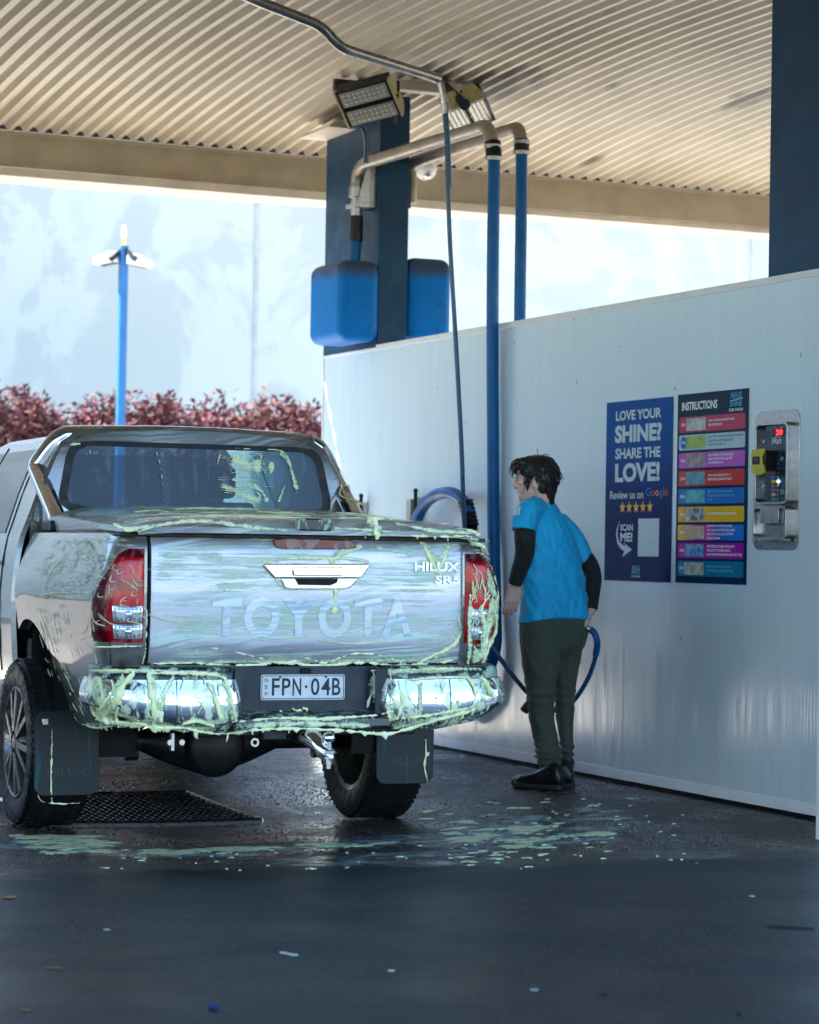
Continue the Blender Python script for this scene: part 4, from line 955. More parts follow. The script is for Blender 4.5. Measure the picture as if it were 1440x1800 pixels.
# rear window (rounded patch just off the rear cap), brake strip reflection left to the glass
def rw(u, z, out): return Vector((u, lerp(1.668, 1.706, (z-1.375)/.33)-out, z))
def rrpoly(u0, u1, z0, z1, r, n=6, taper=0):
    pl = []
    for cx, cz, q in ((u1-r, z1-r, 0), (u0+r, z1-r, 1), (u0+r, z0+r, 2), (u1-r, z0+r, 3)):
        for k in range(n+1):
            a = (q+k/n)*math.pi/2; pl.append((cx+r*math.cos(a), cz+r*math.sin(a)))
    zc = (z0+z1)/2
    return [(u*(1-taper*(z-zc)/(z1-z0)), z) for u, z in pl]
def radial(poly, c, a):                          # where the ray from c at angle a meets the closed outline
    d = Vector((math.cos(a), math.sin(a))); best = 9
    for (x0, z0), (x1, z1) in zip(poly, poly[1:]+poly[:1]):
        ex, ez = x1-x0, z1-z0; den = d.x*ez-d.y*ex
        if abs(den) < 1e-9: continue
        t = ((x0-c[0])*ez-(z0-c[1])*ex)/den; u = ((x0-c[0])*d.y-(z0-c[1])*d.x)/den
        if t > 0 and -1e-6 <= u <= 1+1e-6: best = min(best, t)
    return c[0]+d.x*best, c[1]+d.y*best
OUTL = [(p.x*1.0, p.z) for p in rr[0]]; OUTL = [p for p in OUTL if p[1] > 1.30]
OUTL = [(OUTL[0][0], 1.30)]+OUTL+[(OUTL[-1][0], 1.30)]
INNER = rrpoly(-.615, .615, 1.395, 1.682, .06, 6, .10); MID = rrpoly(-.655, .655, 1.372, 1.707, .075, 6, .10)
AN = [2*math.pi*k/96 for k in range(96)]; CC = (0, 1.54)
def ringm(name, A, B, mat, o1, o2, par):
    m = MB(); P = [radial(A, CC, a) for a in AN]; Q = [radial(B, CC, a) for a in AN]
    p = [m.V(rw(u, z, o1)) for u, z in P]; q = [m.V(rw(u, z, o2)) for u, z in Q]; r = [m.V(rw(u, z, o2-.02)) for u, z in Q]
    for k in range(96): k2 = (k+1) % 96; m.face([p[k], p[k2], q[k2], q[k]]); m.face([q[k], q[k2], r[k2], r[k]])
    return m.build(name, mat, par, smooth=40)
ringm('rear_panel', OUTL, MID, M_['paint'], -.002, .004, tk)
wf = ringm('rear_window', MID, INNER, M_['black'], .0045, .006, tk)
def tint_glass():
    m, N, L, B = newmat('tinted_glass'); oc = ocoord(N)
    B.inputs['Base Color'].default_value = (.0, .012, .022, 1); B.inputs['Specular IOR Level'].default_value = .9
    run = ramp(N, L, nz(N, L, mapping(N, L, oc, (26, 26, 1.6)), 1, 4), .55, .72, 0, 1)
    L.new(mth(N, L, 'ADD', .02, mth(N, L, 'MULTIPLY', run, .12)), B.inputs['Roughness'])
    t = N.new('ShaderNodeBsdfTransparent'); t.inputs[0].default_value = (.22, .48, .58, 1)
    mx = N.new('ShaderNodeMixShader'); L.new(mth(N, L, 'ADD', .42, mth(N, L, 'MULTIPLY', run, .25)), mx.inputs[0]); L.new(t.outputs[0], mx.inputs[1]); L.new(B.outputs[0], mx.inputs[2])
    L.new(mx.outputs[0], N['Material Output'].inputs[0]); return m
TG = tint_glass()
m = MB(); m.poly([rw(u, z, .004) for u, z in INNER]); m.build('pane', TG, wf, smooth=0)
m = MB(); m.poly([(-.68, 3.905, 1.18), (.68, 3.905, 1.18), (.56, 3.27, 1.70), (-.56, 3.27, 1.70)]); m.build('windscreen', TG, tk, smooth=0)
IB = pbr('cabin_fabric', (.02, .02, .022), .8)
m = MB(); m.box((-.70, 1.75, .62), (.70, 2.2, 1.0)); m.box((-.66, 1.74, .95), (.66, 1.86, 1.36)); m.build('rear_bench', IB, tk, bevel=.03)
for u in (-.40, .40):
    m = MB(); m.box((u-.24, 2.72, .62), (u+.24, 3.2, .98)); m.box((u-.22, 2.68, .95), (u+.22, 2.80, 1.45)); m.box((u-.12, 2.70, 1.47), (u+.12, 2.78, 1.64)); m.build('front_seat', IB, tk, bevel=.03)
m = MB(); m.box((-.72, 3.5, .8), (.72, 3.85, 1.19)); m.build('dashboard', IB, tk, bevel=.04)
m = MB(); m.lathe([(.17, -.012), (.19, 0), (.17, .012), (.155, 0)], (.38, 3.42, 1.16), (0, -.9, .4), 28, True); m.build('steering_wheel', M_['black'], tk)
# side windows
for sg in (-1, 1):
    for (a0, a1, b0, b1) in ((2.02, 2.80, 2.12, 2.78), (2.86, 3.62, 2.84, 3.22)):
        m = MB()
        def sw(i, j): z = lerp(1.27, 1.675, j); return Vector((sg*(cabw(z)+.004), lerp(lerp(a0, b0, j), lerp(a1, b1, j), i), z))
        m.grid(sw, 8, 8); m.build('side_window', M_['glass'], tk, smooth=60)
    for pts in ([(1.93, .62), (1.93, 1.2), (2.05, 1.7)], [(2.84, .55), (2.84, 1.70)], [(3.72, .6), (3.72, 1.2)]):
        P = [Vector((sg*(cabw(z)+.0005), v, z)) for v, z in smooth_path([(a, b, 0) for a, b in pts], 10) and [(q.x, q.y) for q in smooth_path([(a, b, 0) for a, b in pts], 10)]]
        m = MB(); m.tube(P, .004, 5); m.build('door_seam', M_['void'], tk)
    for v in (2.05, 2.98):
        m = MB(); z = 1.13; m.tube([(sg*(cabw(z)+.0), v, z), (sg*(cabw(z)+.035), v+.03, z), (sg*(cabw(z)+.035), v+.17, z), (sg*cabw(z), v+.2, z)], .012, 8); m.build('door_handle', M_['chrome'], tk)
    m = MB(); m.ball((sg*1.0, 3.55, 1.22), (.10, .05, .08)); m.tube([(sg*.86, 3.6, 1.18), (sg*.96, 3.57, 1.2)], .025, 8); m.build('wing_mirror', M_['chrome'], tk)
    m = MB(); m.ball((sg*.68, 5.12, .90), (.16, .08, .09)); m.build('headlight', M_['lampclear'], tk)
m = MB(); m.tube([(-.24, 2.62, 1.78), (-.225, 2.60, 1.885)], [.006, .004], 8); m.cyl((-.24, 2.62, 1.775), (-.24, 2.62, 1.80), .014); m.build('aerial', M_['black'], tk)
# sports bar
def bar_pts():
    return [tu(106, 916, -.715)+Vector((0, 0, -.03)), tu(84, 870, -.735), tu(64, 828, -.745), tu(66, 812, -.74), tu(76, 785, -.70), Vector((-.655, 1.60, 1.715)), Vector((-.57, 1.60, 1.742))]
LP_ = [tu(106, 918, -.725), tu(63, 826, -.748)]
kx = LP_[1]; base = LP_[0]; base.z = 1.34
def bar_path(sg):
    return [Vector((sg*.735, base.y, 1.30)), Vector((sg*.735, base.y+.04, 1.345)), Vector((sg*.742, kx.y-.03, kx.z-.02)), Vector((sg*.740, kx.y+.012, kx.z+.012)), Vector((sg*.73, kx.y+.012, kx.z+.04)), Vector((sg*.668, kx.y-.01, 1.695)), Vector((sg*.630, kx.y-.012, 1.725)), Vector((sg*.575, kx.y-.012, 1.738))]
pth = [p for p in bar_path(-1)]+[Vector((-.3, kx.y-.012, 1.748)), Vector((0, kx.y-.012, 1.752)), Vector((.3, kx.y-.012, 1.748))]+bar_path(1)[::-1]
m = MB(); m.tube(smooth_path(pth, 6), .042, 18); m.build('sports_bar', M_['barchrome'], tk, smooth=60)
for sg in (-1, 1):
    m = MB(); m.obox(Vector((sg*.735, base.y+.0, 1.30)), UX, Vector((0, 1, 0)), UZ, .11, .20, .05); m.build('bar_foot', M_['black'], tk, bevel=.01)
    # panel between leg and cab
    m = MB(); m.prism([(base.y+.12, 1.29), (1.62, 1.29), (1.66, 1.52), (1.64, 1.53)], (sg*.745, 0, 0), (0, 1, 0), UZ, UX, -.012, .012); m.build('sail_panel', M_['paint'], tk, bevel=.006)
# rear bumper
def horn(sg):
    PLN = [(.318, .02), (.326, -.03), (.35, -.058), (.45, -.068), (.60, -.066), (.74, -.05), (.83, -.018), (.872, .04), (.892, .12), (.893, .24)]
    ln = [0]
    for (a, b), (c, d) in zip(PLN, PLN[1:]): ln.append(ln[-1]+math.hypot(c-a, d-b))
    def pos(s): return interp(s, list(zip(ln, [p[0] for p in PLN]))), interp(s, list(zip(ln, [p[1] for p in PLN])))
    def zb(u): return interp(u, [(.3, .482), (.55, .470), (.72, .500), (.82, .535), (.9, .555)])
    def pt(s, t, out=0):
        u, v = pos(s); a, b = pos(max(0, s-.015)); c, d = pos(min(ln[-1], s+.015)); tt = Vector((c-a, d-b)); n = Vector((tt.y, -tt.x)).normalized()
        z = lerp(zb(u), .682, t); o = out+.020*math.sin(math.pi*min(1, t*1.02))-.03*(1-sstep(0, .18, t))
        return Vector((sg*(u+n.x*o), v+n.y*o, z))
    N = 44; m = MB(); m.grid(lambda i, j: pt(i*ln[-1], j), N, 14)
    m.grid(lambda i, j: pt(i*ln[-1], 0)+Vector((-sg*.0, .10*j, .0)), N, 1)
    o = m.build('bumper_corner', M_['chromefoam'], tk, smooth=60)
    m = MB(); m.tube([pt(.33, k/12, .0015) for k in range(13)], .0018, 5); m.build('bumper_seam', M_['void'], o)
    m = MB()                                                   # black step pad above the chrome
    A = [pt(i/N*ln[-1], 1, -.012) for i in range(N+1)]
    r0 = [m.V(p+Vector((0, 0, .002))) for p in A]; r1 = [m.V(p+Vector((-sg*.004, .004, .042))) for p in A]; r2 = [m.V(Vector((p.x*.985, p.y+.016, p.z+.052))) for p in A]; r3 = [m.V(Vector((p.x*.93 if abs(p.x) > .8 else p.x, max(.09, p.y+.03), p.z+.052))) for p in A]
    for a, b in ((r0, r1), (r1, r2), (r2, r3)):
        for k in range(N): m.face([a[k], a[k+1], b[k+1], b[k]])
    m.build('step_pad', M_['blackfoam'], o, smooth=50)
    return pt, ln[-1]
HORN = {sg: horn(sg) for sg in (-1, 1)}
m = MB()
m.prism([(.065, .535), (.065, .73), (.10, .73), (.10, .535)], (0, 0, 0), (0, 1, 0), UZ, UX, -.335, .335)
m.prism([(-.318, .07), (-.285, .0), (-.335, -.03), (-.345, .07)], (0, 0, .50), UX, (0, 1, 0), UZ, 0, .225); m.prism([(.318, .07), (.285, .0), (.335, -.03), (.345, .07)], (0, 0, .50), UX, (0, 1, 0), UZ, 0, .225)
m.build('bumper_recess', M_['blackfoam'] if 0 else pbr('satin_black_plastic', (.010, .022, .036), .36, 0, .2, 5, .1, spec=.35), tk, bevel=.003)
m = MB(); m.prism([(-.045, .474), (-.058, .486), (-.055, .522), (-.03, .532), (.07, .545), (.07, .474)], (0, 0, 0), (0, 1, 0), UZ, UX, -.335, .335); m.build('bumper_step', M_['blackfoam'], tk, bevel=.004)
PCX = -.012; pz = tv(525, 1208, .06).z
plt = MB(); plt.prism([(a-.184+PCX, b-.0525+pz) for a, b in rrect(.368, .105, .010)], (0, .065, 0), UX, UZ, UN, .004, .008)
plate = plt.build('number_plate', plain('plate_white', (.66, .68, .70), .35), tk, bevel=.001)
NAVY = plain('plate_lettering', (.012, .035, .06), .4)
m = MB(); bo = rrect(.360, .097, .008); bi = [(.003+a*(.354/.360), .003+b*(.091/.097)) for a, b in bo]
for k in range(len(bo)):
    k2 = (k+1) % len(bo); m.poly([(bo[k][0]-.18+PCX, .0566, bo[k][1]-.0485+pz), (bo[k2][0]-.18+PCX, .0566, bo[k2][1]-.0485+pz), (bi[k2][0]-.18+PCX, .0566, bi[k2][1]-.0485+pz), (bi[k][0]-.18+PCX, .0566, bi[k][1]-.0485+pz)])
m.build('plate_border', NAVY, plate, smooth=0)
for t, x0, w in (('F', -.136, .034), ('P', -.092, .037), ('N', -.046, .038), ('0', .034, .038), ('4', .080, .040), ('B', .127, .038)):
    m = MB(); m.text(t, (x0+PCX, .0564, pz-.034), UX, UZ, w, .072, .012); m.build('lettering', NAVY, plate, smooth=0)
m = MB(); m.prism([(.006*math.cos(k*math.pi/6), .006*math.sin(k*math.pi/6)) for k in range(12)], (.013+PCX, .0566, pz+.002), UX, UZ, UN, 0, .0006); m.build('lettering', NAVY, plate, smooth=0)
for t, dz in (('N', .022), ('S', -.006), ('W', -.034)):
    m = MB(); m.text(t, (-.168+PCX, .0564, pz+dz), UX, UZ, .014, .016, .012); m.build('lettering', NAVY, plate, smooth=0)
for du in (-.10, .10):
    m = MB(); m.lathe([(.0001, .004), (.005, .003), (.006, 0)], (du+PCX, .057, pz+.043), UN, 10); m.build('bolt', pbr('rusty_bolt', (.10, .05, .03), .6), plate)
m = MB(); m.box((-.022, .052, .70), (.022, .075, .722)); m.build('plate_lamp', M_['void'], tk, bevel=.004)
# wheels
def wheel(sg, v, R=WR, show=True):
    c = Vector((sg*.792, v, WZ)); ax = Vector((sg, 0, 0))
    w = bpy.data.objects.new('wheel', None); S.collection.objects.link(w); w.parent = tk
    m = MB(); hw = .132
    pr = [(.245, -hw+.01), (.30, -hw-.012), (.345, -hw-.006), (R-.016, -hw+.018), (R-.003, -hw+.05), (R, -.03), (R, .03), (R-.003, hw-.05), (R-.016, hw-.018), (.345, hw+.006), (.30, hw+.012), (.245, hw-.01)]
    m.lathe(pr, c, ax, 72)
    u_, w_ = Vector((0, 1, 0)), Vector((0, 0, 1))
    for k in range(60):
        a = 2*math.pi*k/60; rad = u_*math.cos(a)+w_*math.sin(a); tan = -u_*math.sin(a)+w_*math.cos(a)
        for o_, sk in ((-.095, .3), (-.035, -.3), (.035, .3), (.095, -.3)):
            m.obox(c+rad*(R-.004)+ax*o_+tan*(.008 if o_ > 0 else 0), (ax+tan*sk), tan-ax*sk*.2, rad, .046, .026, .007)
        for o_ in (-hw-.001, hw+.001): m.obox(c+rad*(R-.03)+ax*o_, ax, tan, rad, .008, .012, .022)
    m.build('tyre', M_['rubber'], w, smooth=40)
    m = MB(); m.lathe([(.252, hw-.006), (.246, hw+.002), (.236, hw-.004), (.225, hw-.03), (.215, .0), (.22, -hw+.02), (.245, -hw+.01)], c, ax, 64)
    face = hw-.012
    for k in range(6):
        for ds in (-.14, .14):
            a0, a1 = 2*math.pi*k/6+.28+ds*.9, 2*math.pi*k/6+.28+ds*1.5
            P0 = c+(u_*math.cos(a0)+w_*math.sin(a0))*.05+ax*(face+.004); P1 = c+(u_*math.cos(a1)+w_*math.sin(a1))*.238+ax*(face-.004)
            d = P1-P0; t_ = d.cross(ax).normalized(); m.obox((P0+P1)/2, d, t_, ax, d.length, .030, .030)
    m.lathe([(.0001, face+.018), (.030, face+.018), (.036, face+.008), (.072, face+.006), (.078, face-.03)], c, ax, 32)
    m.build('rim', pbr('alloy_rim', (.15, .145, .14), .34, .75, .08, 20), w, smooth=35, bevel=.003)
    m = MB(); m.lathe([(.0001, -.02), (.205, -.02), (.213, -.0)], c, ax, 48); m.lathe([(.0001, .03), (.15, .03), (.155, -.02)], c, ax, 40); m.build('brake_drum', M_['void'], w, smooth=40)
    return w
for sg in (-1, 1): wheel(sg, AV); wheel(sg, AF)
# mudflaps
FV = AV-.53
FBH = pbr('flap_relief', (.006, .008, .010), .35)
for sg in (-1, 1):
    u0, u1 = (-.955, -.672) if sg < 0 else (.612, .892); z0, z1 = (.135, .50) if sg < 0 else (.155, .50)
    m = MB(); pl = [(u0+a, z0+b) for a, b in rrect(u1-u0, z1-z0, .045)]
    m.prism(pl, (0, FV, 0), UX, UZ, UN, 0, .008); fl = m.build('mudflap', M_['flap'], tk, bevel=.003)
    m = MB(); m.text('HILUX', (u0+.055, FV-.0095, z0+.085), UX, UZ, .175, .036, .0); m.build('lettering', FBH, fl, smooth=0)
    if sg > 0: m = MB(); m.prism([(.022*math.cos(k*math.pi/8), .018*math.sin(k*math.pi/8)) for k in range(16)], (u0+.045, FV, z1-.11), UX, UZ, UN, .008, .009); m.build('hole', M_['void'], fl, smooth=0)
    m = MB(); m.obox(Vector(((u0+u1)/2+sg*.1, FV-.012, z1-.045)), UX, UN, UZ, .03, .01, .03); m.build('flap_bolt', M_['steel'], fl, bevel=.004)
# underbody
m = MB()
for sg in (-1, 1): m.box((sg*.50-.04, .12, .50), (sg*.50+.04, 5.0, .62))
m.box((-.60, .10, .47), (.60, .18, .60)); m.box((-.55, 2.1, .52), (.55, 2.2, .6)); m.build('chassis_frame', M_['void'], tk, bevel=.005)
m = MB(); m.box((-.78, .3, .60), (.78, 4.9, .63)); m.build('floor_pan', M_['void'], tk)
m = MB(); m.cyl((-.68, AV, WZ), (.68, AV, WZ), .047, 20); m.tube([(-.34, AV, WZ), (-.20, AV, WZ-.01), (-.02, AV, WZ-.02), (.16, AV, WZ-.01), (.30, AV, WZ)], [.05, .10, .15, .10, .05], 24); m.build('rear_axle', M_['black'], tk, smooth=60)
m = MB(); m.lathe([(.0001, -.03), (.11, -.03), (.14, 0), (.145, .02)], (-.02, AV-.13, WZ-.02), (0, 1, 0), 32); m.build('differential_cover', M_['black'], tk, smooth=50)
for sg in (-1, 1):
    m = MB(); c_ = sg*.50
    for k in range(4):
        L_ = .62-.12*k; m.tube([(c_, AV-L_, .44-.022*k), (c_, AV-L_*.5, .37-.0*k-.014*k), (c_, AV, .355-.014*k), (c_, AV+L_*.5, .37-.014*k), (c_, AV+L_, .44-.022*k)], .013, 6)
    m.build('leaf_spring', M_['void'], tk)
    m = MB(); m.cyl((sg*.44, AV-.20, .30), (sg*.40, AV-.05, .60), .028); m.cyl((sg*.475, AV-.22, .285), (sg*.415, AV-.22, .285), .032); m.cyl((sg*.445, AV-.257, .285), (sg*.445, AV-.245, .285), .014); m.build('shock_absorber', M_['black'], tk, bevel=.003)
m = MB(); a = tv(300, 1303, .12); m.obox(Vector((a.x, .10, a.z)), UX, UN, UZ, .012, .03, .07); [m.cyl((a.x+d, .07, a.z-.0), (a.x+d, .055, a.z), .012, 10) for d in (-.02, .03)]; m.build('shackle', M_['steel'], tk)
m = MB(); m.tube([(-.62, .30, .52), (-.3, .32, .47), (.0, .4, .46), (.25, .8, .42), (.3, 1.2, .5)], .032, 12); m.build('exhaust_pipe', M_['pipe'], tk)
# tow bar
m = MB(); m.box((-.48, .03, .445), (.48, .10, .505)); m.box((-.205, -.01, .43), (-.10, .06, .51)); m.box((-.045, -.05, .415), (.035, .10, .49)); m.build('tow_bar', M_['black'], tk, bevel=.006)
a = tv(560, 1310, -.10); tb = MB(); tb.tube([(a.x-.03, -.02, a.z+.035), (a.x-.01, -.08, a.z+.02), (a.x+.015, -.12, a.z-.025), (a.x+.05, -.14, a.z-.05)], [.036, .038, .034, .028], 14); tong = tb.build('tow_tongue', M_['chrome'], tk, smooth=60)
b = tv(578, 1297, -.14); m = MB(); m.ball(b, .0255, sub=3); m.cyl(b+Vector((0, 0, -.06)), b, .013); m.cyl(b+Vector((0, 0, -.066)), b+Vector((0, 0, -.052)), .026, 24); m.build('tow_ball', M_['chrome'], tong)
m = MB(); m.cyl(b+Vector((0, 0, -.125)), b+Vector((0, 0, -.06)), .011); m.cyl(b+Vector((0, 0, -.108)), b+Vector((0, 0, -.085)), .019, 6); m.cyl(b+Vector((0, 0, -.084)), b+Vector((0, 0, -.078)), .024); m.build('tow_nut', M_['steel'], tong, smooth=30)
a = tv(448, 1305, -.02); m = MB(); m.lathe([(.010, -.004), (.018, -.004), (.018, .004), (.010, .004)], a, UN, 16, True); m.build('safety_ring', M_['steel'], tk)

# ------------------------------------------------------------------ foam on the truck
def strand(m, P, r, flat=.5, n=None, jit=.25, seed=0):
    rg = random.Random(seed+int(P[0].x*1e4)); Q = smooth_path(P, 8); L_ = sum((b-a).length for a, b in zip(Q, Q[1:]))
    k = max(4, int(L_/(r*.55))); acc = []; tot = 0
    for a, b in zip(Q, Q[1:]): acc.append((tot, a, b)); tot += (b-a).length
    for i in range(k+1):
        d = tot*i/k; seg = [x for x in acc if x[0] <= d][-1]; l_ = (seg[2]-seg[1]).length
        p = seg[1].lerp(seg[2], (d-seg[0])/l_ if l_ else 0)
        rr = r*(1+jit*mnoise.noise(Vector((p.x*34, p.z*34, seed)))*2.6)*(.65+.35*math.sin(math.pi*min(1, max(.0, i/k))))
        m.ball(p+Vector((rg.gauss(0, r*.12), 0, rg.gauss(0, r*.12))), (rr, rr*flat, rr), sub=1)
PXM = 1/418.
fm = MB(); thin_ = MB()
def fs(pts, rp, f=None, flat=.5, seed=1):
    strand(fm if rp >= 1.75 else thin_, [(f or on_tg)(*p) for p in pts], rp*PXM, flat, seed=seed)
def edge_drips(x0, x1, yf, rp, n, f, seed, lmin=4, lmax=14):
    rg = random.Random(seed)
    for k in range(n):
        x = rg.uniform(x0, x1); y = yf(x); l_ = rg.uniform(lmin, lmax)
        fs([(x, y), (x+rg.uniform(-1, 1), y+l_*.5), (x, y+l_)], rp*rg.uniform(.5, 1), f, .8, seed+k)
TGL = [([(265, 1168), (340, 1166), (420, 1171), (505, 1165), (560, 1171), (640, 1165), (700, 1171), (760, 1167), (812, 1160)], 4.5),
 ([(330, 1147), (375, 1140), (430, 1150), (470, 1160), (515, 1168)], 2.6), ([(500, 1168), (540, 1158), (575, 1165), (620, 1150), (670, 1152), (720, 1168)], 3),
 ([(735, 1169), (765, 1152), (795, 1137), (812, 1112), (806, 1085)], 4.5), ([(265, 1070), (330, 1062), (400, 1052)], 2.2),
 ([(330, 1130), (420, 1128), (520, 1120), (600, 1112), (690, 1113), (702, 1119), (715, 1104), (740, 1100)], 2.2),
 ([(262, 947), (300, 938), (350, 937), (430, 943), (520, 947), (600, 944), (690, 952)], 2.4),
 ([(462, 988), (520, 981), (600, 982), (648, 987)], 4), ([(578, 980), (584, 1000), (588, 1025), (588, 1052), (586, 1070)], 5.5), ([(586, 1066), (586, 1075)], 8),
 ([(522, 1030), (523, 1043)], 5), ([(606, 962), (592, 978), (580, 990)], 4), ([(478, 945), (540, 943), (620, 948), (640, 957), (656, 962)], 3),
 ([(742, 948), (752, 972), (762, 992), (768, 1003)], 5), ([(792, 955), (780, 985), (770, 1003), (776, 1010)], 5), ([(765, 1000), (772, 1006)], 8), ([(661, 940), (662, 984)], 2.5), ([(655, 960), (690, 968), (720, 975)], 3),
 ([(395, 1036), (397, 1040)], 5), ([(262, 1080), (300, 1092), (350, 1090)], 1.8), ([(690, 1140), (740, 1128), (800, 1110)], 2), ([(560, 1125), (620, 1132), (680, 1128)], 1.8)]
for pts, r in TGL: fs(pts, r*.95, None, .32)
on_lid = lambda x, y: tv(x, y, -.036)
for pts, r in (([(205, 932), (235, 935), (262, 929), (300, 918), (345, 914), (400, 918), (450, 927), (500, 931)], 2.6), ([(640, 939), (700, 941), (770, 943), (842, 942)], 3), ([(524, 932), (525, 944)], 2.6), ([(660, 912), (662, 930), (664, 946)], 6), ([(645, 910), (690, 912)], 4), ([(700, 915), (702, 940)], 2), ([(200, 920), (215, 928), (245, 934)], 4), ([(800, 928), (830, 934), (843, 940)], 4)): fs(pts, r, on_lid, .5)
edge_drips(640, 840, lambda x: 943, 2.2, 7, on_lid, 5, 2, 8)
def on_side(px, py, sg=-1, out=.004):            # nearest point of the bedside skin under the pixel
    best = None
    for k in range(70):
        s = .005+k*(.02 if sg < 0 else .0034)
        p = side_pt(s, 1.0, sg); 
        q = tv(px, py, p.y) if s < .3 else tu(px, py, p.x)
        r_ = side_pt(s, min(1.26, max(.45, q.z)), sg, out)
        e = (r_-q).length
        if best is None or e < best[0]: best = (e, r_)
    return best[1]
sl = lambda x, y: on_side(x, y, -1, .008 if (x < 146 or y > 1140 or y < 966) else .028); sr = lambda x, y: on_side(x, y, 1, .030)
for pts, r in (([(150, 1133), (175, 1137), (210, 1136), (252, 1135)], 2.6), ([(258, 1055), (257, 1100), (258, 1140), (256, 1168)], 2.6), ([(205, 985), (185, 1000), (150, 975), (128, 950), (105, 955)], 2), ([(80, 1175), (78, 1215), (86, 1255), (94, 1279)], 1.8), ([(110, 960), (90, 1000), (75, 1040)], 1.8), ([(70, 1050), (100, 1042), (160, 1044)], 2),
 ([(96, 1279), (120, 1280), (150, 1277), (172, 1276)], 2.4)): fs(pts, r, sl, .5)
edge_drips(100, 170, lambda x: 1277, 1.8, 9, sl, 9, 3, 9)
rgd = random.Random(4)
for k in range(70):
    x = rgd.uniform(62, 168); y = rgd.uniform(1060, 1255); l_ = rgd.uniform(4, 22); fs([(x, y), (x+1, y+l_*.5), (x+rgd.uniform(0, 3), y+l_)], rgd.uniform(.7, 1.3), sl, .5, k)
for pts, r in (([(823, 1045), (820, 1085), (821, 1130), (824, 1166)], 3.5), ([(866, 1035), (864, 1070), (862, 1105), (856, 1135), (848, 1164)], 6.5), ([(858, 1060), (852, 1100), (848, 1135), (842, 1160)], 5.5), ([(845, 1085), (850, 1120), (846, 1150)], 5), ([(822, 975), (840, 972), (856, 985), (864, 1010)], 2.4), ([(838, 1080), (846, 1060), (856, 1045)], 4), ([(826, 950), (846, 960), (858, 975)], 4.5), ([(830, 1135), (838, 1150), (836, 1166)], 4)): fs(pts, r, sr, .5)
rgd = random.Random(5)
for k in range(26):
    x = rgd.uniform(822, 862); y = rgd.uniform(985, 1120); fs([(x, y), (x+rgd.uniform(-6, 6), y+rgd.uniform(4, 20)), (x+rgd.uniform(-8, 8), y+rgd.uniform(15, 30))], rgd.uniform(.8, 1.6), sr, .5, k)
rgd = random.Random(6)
for k in range(30):
    x = rgd.uniform(165, 250); y = rgd.uniform(985, 1090); fs([(x, y), (x+rgd.uniform(-6, 6), y+rgd.uniform(2, 10)), (x+rgd.uniform(2, 14), y+rgd.uniform(6, 16))], rgd.uniform(.6, 1.1), sl, .5, k)
def on_bump(px, py, out=.006):
    q0 = tv(px, py, -.06); sg = -1 if q0.x < 0 else 1; pt, ln_ = HORN[sg]
    if abs(q0.x) < .325: return Vector((q0.x, -.062 if q0.z < .55 else .055, q0.z))
    best = None
    for k in range(60):
        s = ln_*k/59; p = pt(s, .5); q = tv(px, py, p.y); zb_ = pt(s, 0).z
        r_ = pt(s, max(-.35, min(1.25, (q.z-zb_)/(.682-zb_))), out); e = (r_-q).length
        if best is None or e < best[0]: best = (e, r_)
    return best[1]
BL = [([(235, 1184), (218, 1208), (204, 1230), (196, 1255), (190, 1278)], 7), ([(264, 1184), (267, 1220), (271, 1250), (273, 1277)], 6), ([(303, 1192), (288, 1225), (282, 1268)], 4.5), ([(160, 1178), (200, 1176), (262, 1176)], 3),
 ([(262, 1184), (330, 1184), (390, 1189), (402, 1212), (408, 1240), (414, 1264)], 4), ([(172, 1273), (215, 1271), (250, 1274), (275, 1281), (320, 1280), (360, 1288), (400, 1290), (450, 1283), (520, 1281), (600, 1284), (640, 1288), (680, 1290), (720, 1284), (770, 1265), (830, 1248), (862, 1226)], 3.6),
 ([(188, 1276), (189, 1290)], 4), ([(350, 1284), (353, 1301)], 4), ([(416, 1284), (417, 1320)], 2.2), ([(676, 1288), (677, 1300)], 5), ([(275, 1278), (276, 1286)], 5), ([(295, 1279), (296, 1287)], 4), ([(640, 1286), (641, 1292)], 4), ([(842, 1240), (843, 1250)], 4), ([(805, 1254), (806, 1262)], 3),
 ([(670, 1181), (720, 1178), (790, 1176), (868, 1170)], 3), ([(674, 1184), (680, 1215), (684, 1245), (688, 1268)], 5), ([(700, 1196), (704, 1230), (700, 1265)], 4), ([(715, 1196), (770, 1192), (828, 1190)], 3), ([(845, 1190), (858, 1200), (862, 1220), (850, 1240)], 6), ([(826, 1192), (834, 1215), (832, 1242)], 4), ([(690, 1262), (720, 1262), (760, 1256), (820, 1245)], 3.5), ([(735, 1196), (738, 1225), (736, 1255)], 1.8),
 ([(410, 1270), (450, 1265), (500, 1262), (560, 1264), (620, 1260), (660, 1257), (690, 1250)], 3.5), ([(370, 1200), (378, 1230), (392, 1262), (410, 1275)], 4.5), ([(320, 1272), (350, 1268), (380, 1276)], 5), ([(160, 1185), (158, 1215), (165, 1250), (178, 1274)], 4.5), ([(175, 1190), (178, 1220), (188, 1250)], 3), ([(200, 1195), (196, 1215), (180, 1240), (182, 1265)], 3.2), ([(210, 1245), (205, 1262), (222, 1272)], 4)]
for pts, r in BL: fs(pts, r*1.1, on_bump, .45)
edge_drips(175, 415, lambda x: 1280+6*(x-175)/240, 3, 12, on_bump, 11, 2, 10); edge_drips(430, 660, lambda x: 1284, 2.6, 12, on_bump, 12, 1, 8); edge_drips(690, 840, lambda x: lerp(1290, 1248, (x-690)/150), 3, 10, on_bump, 13, 2, 9)
rgd = random.Random(8)
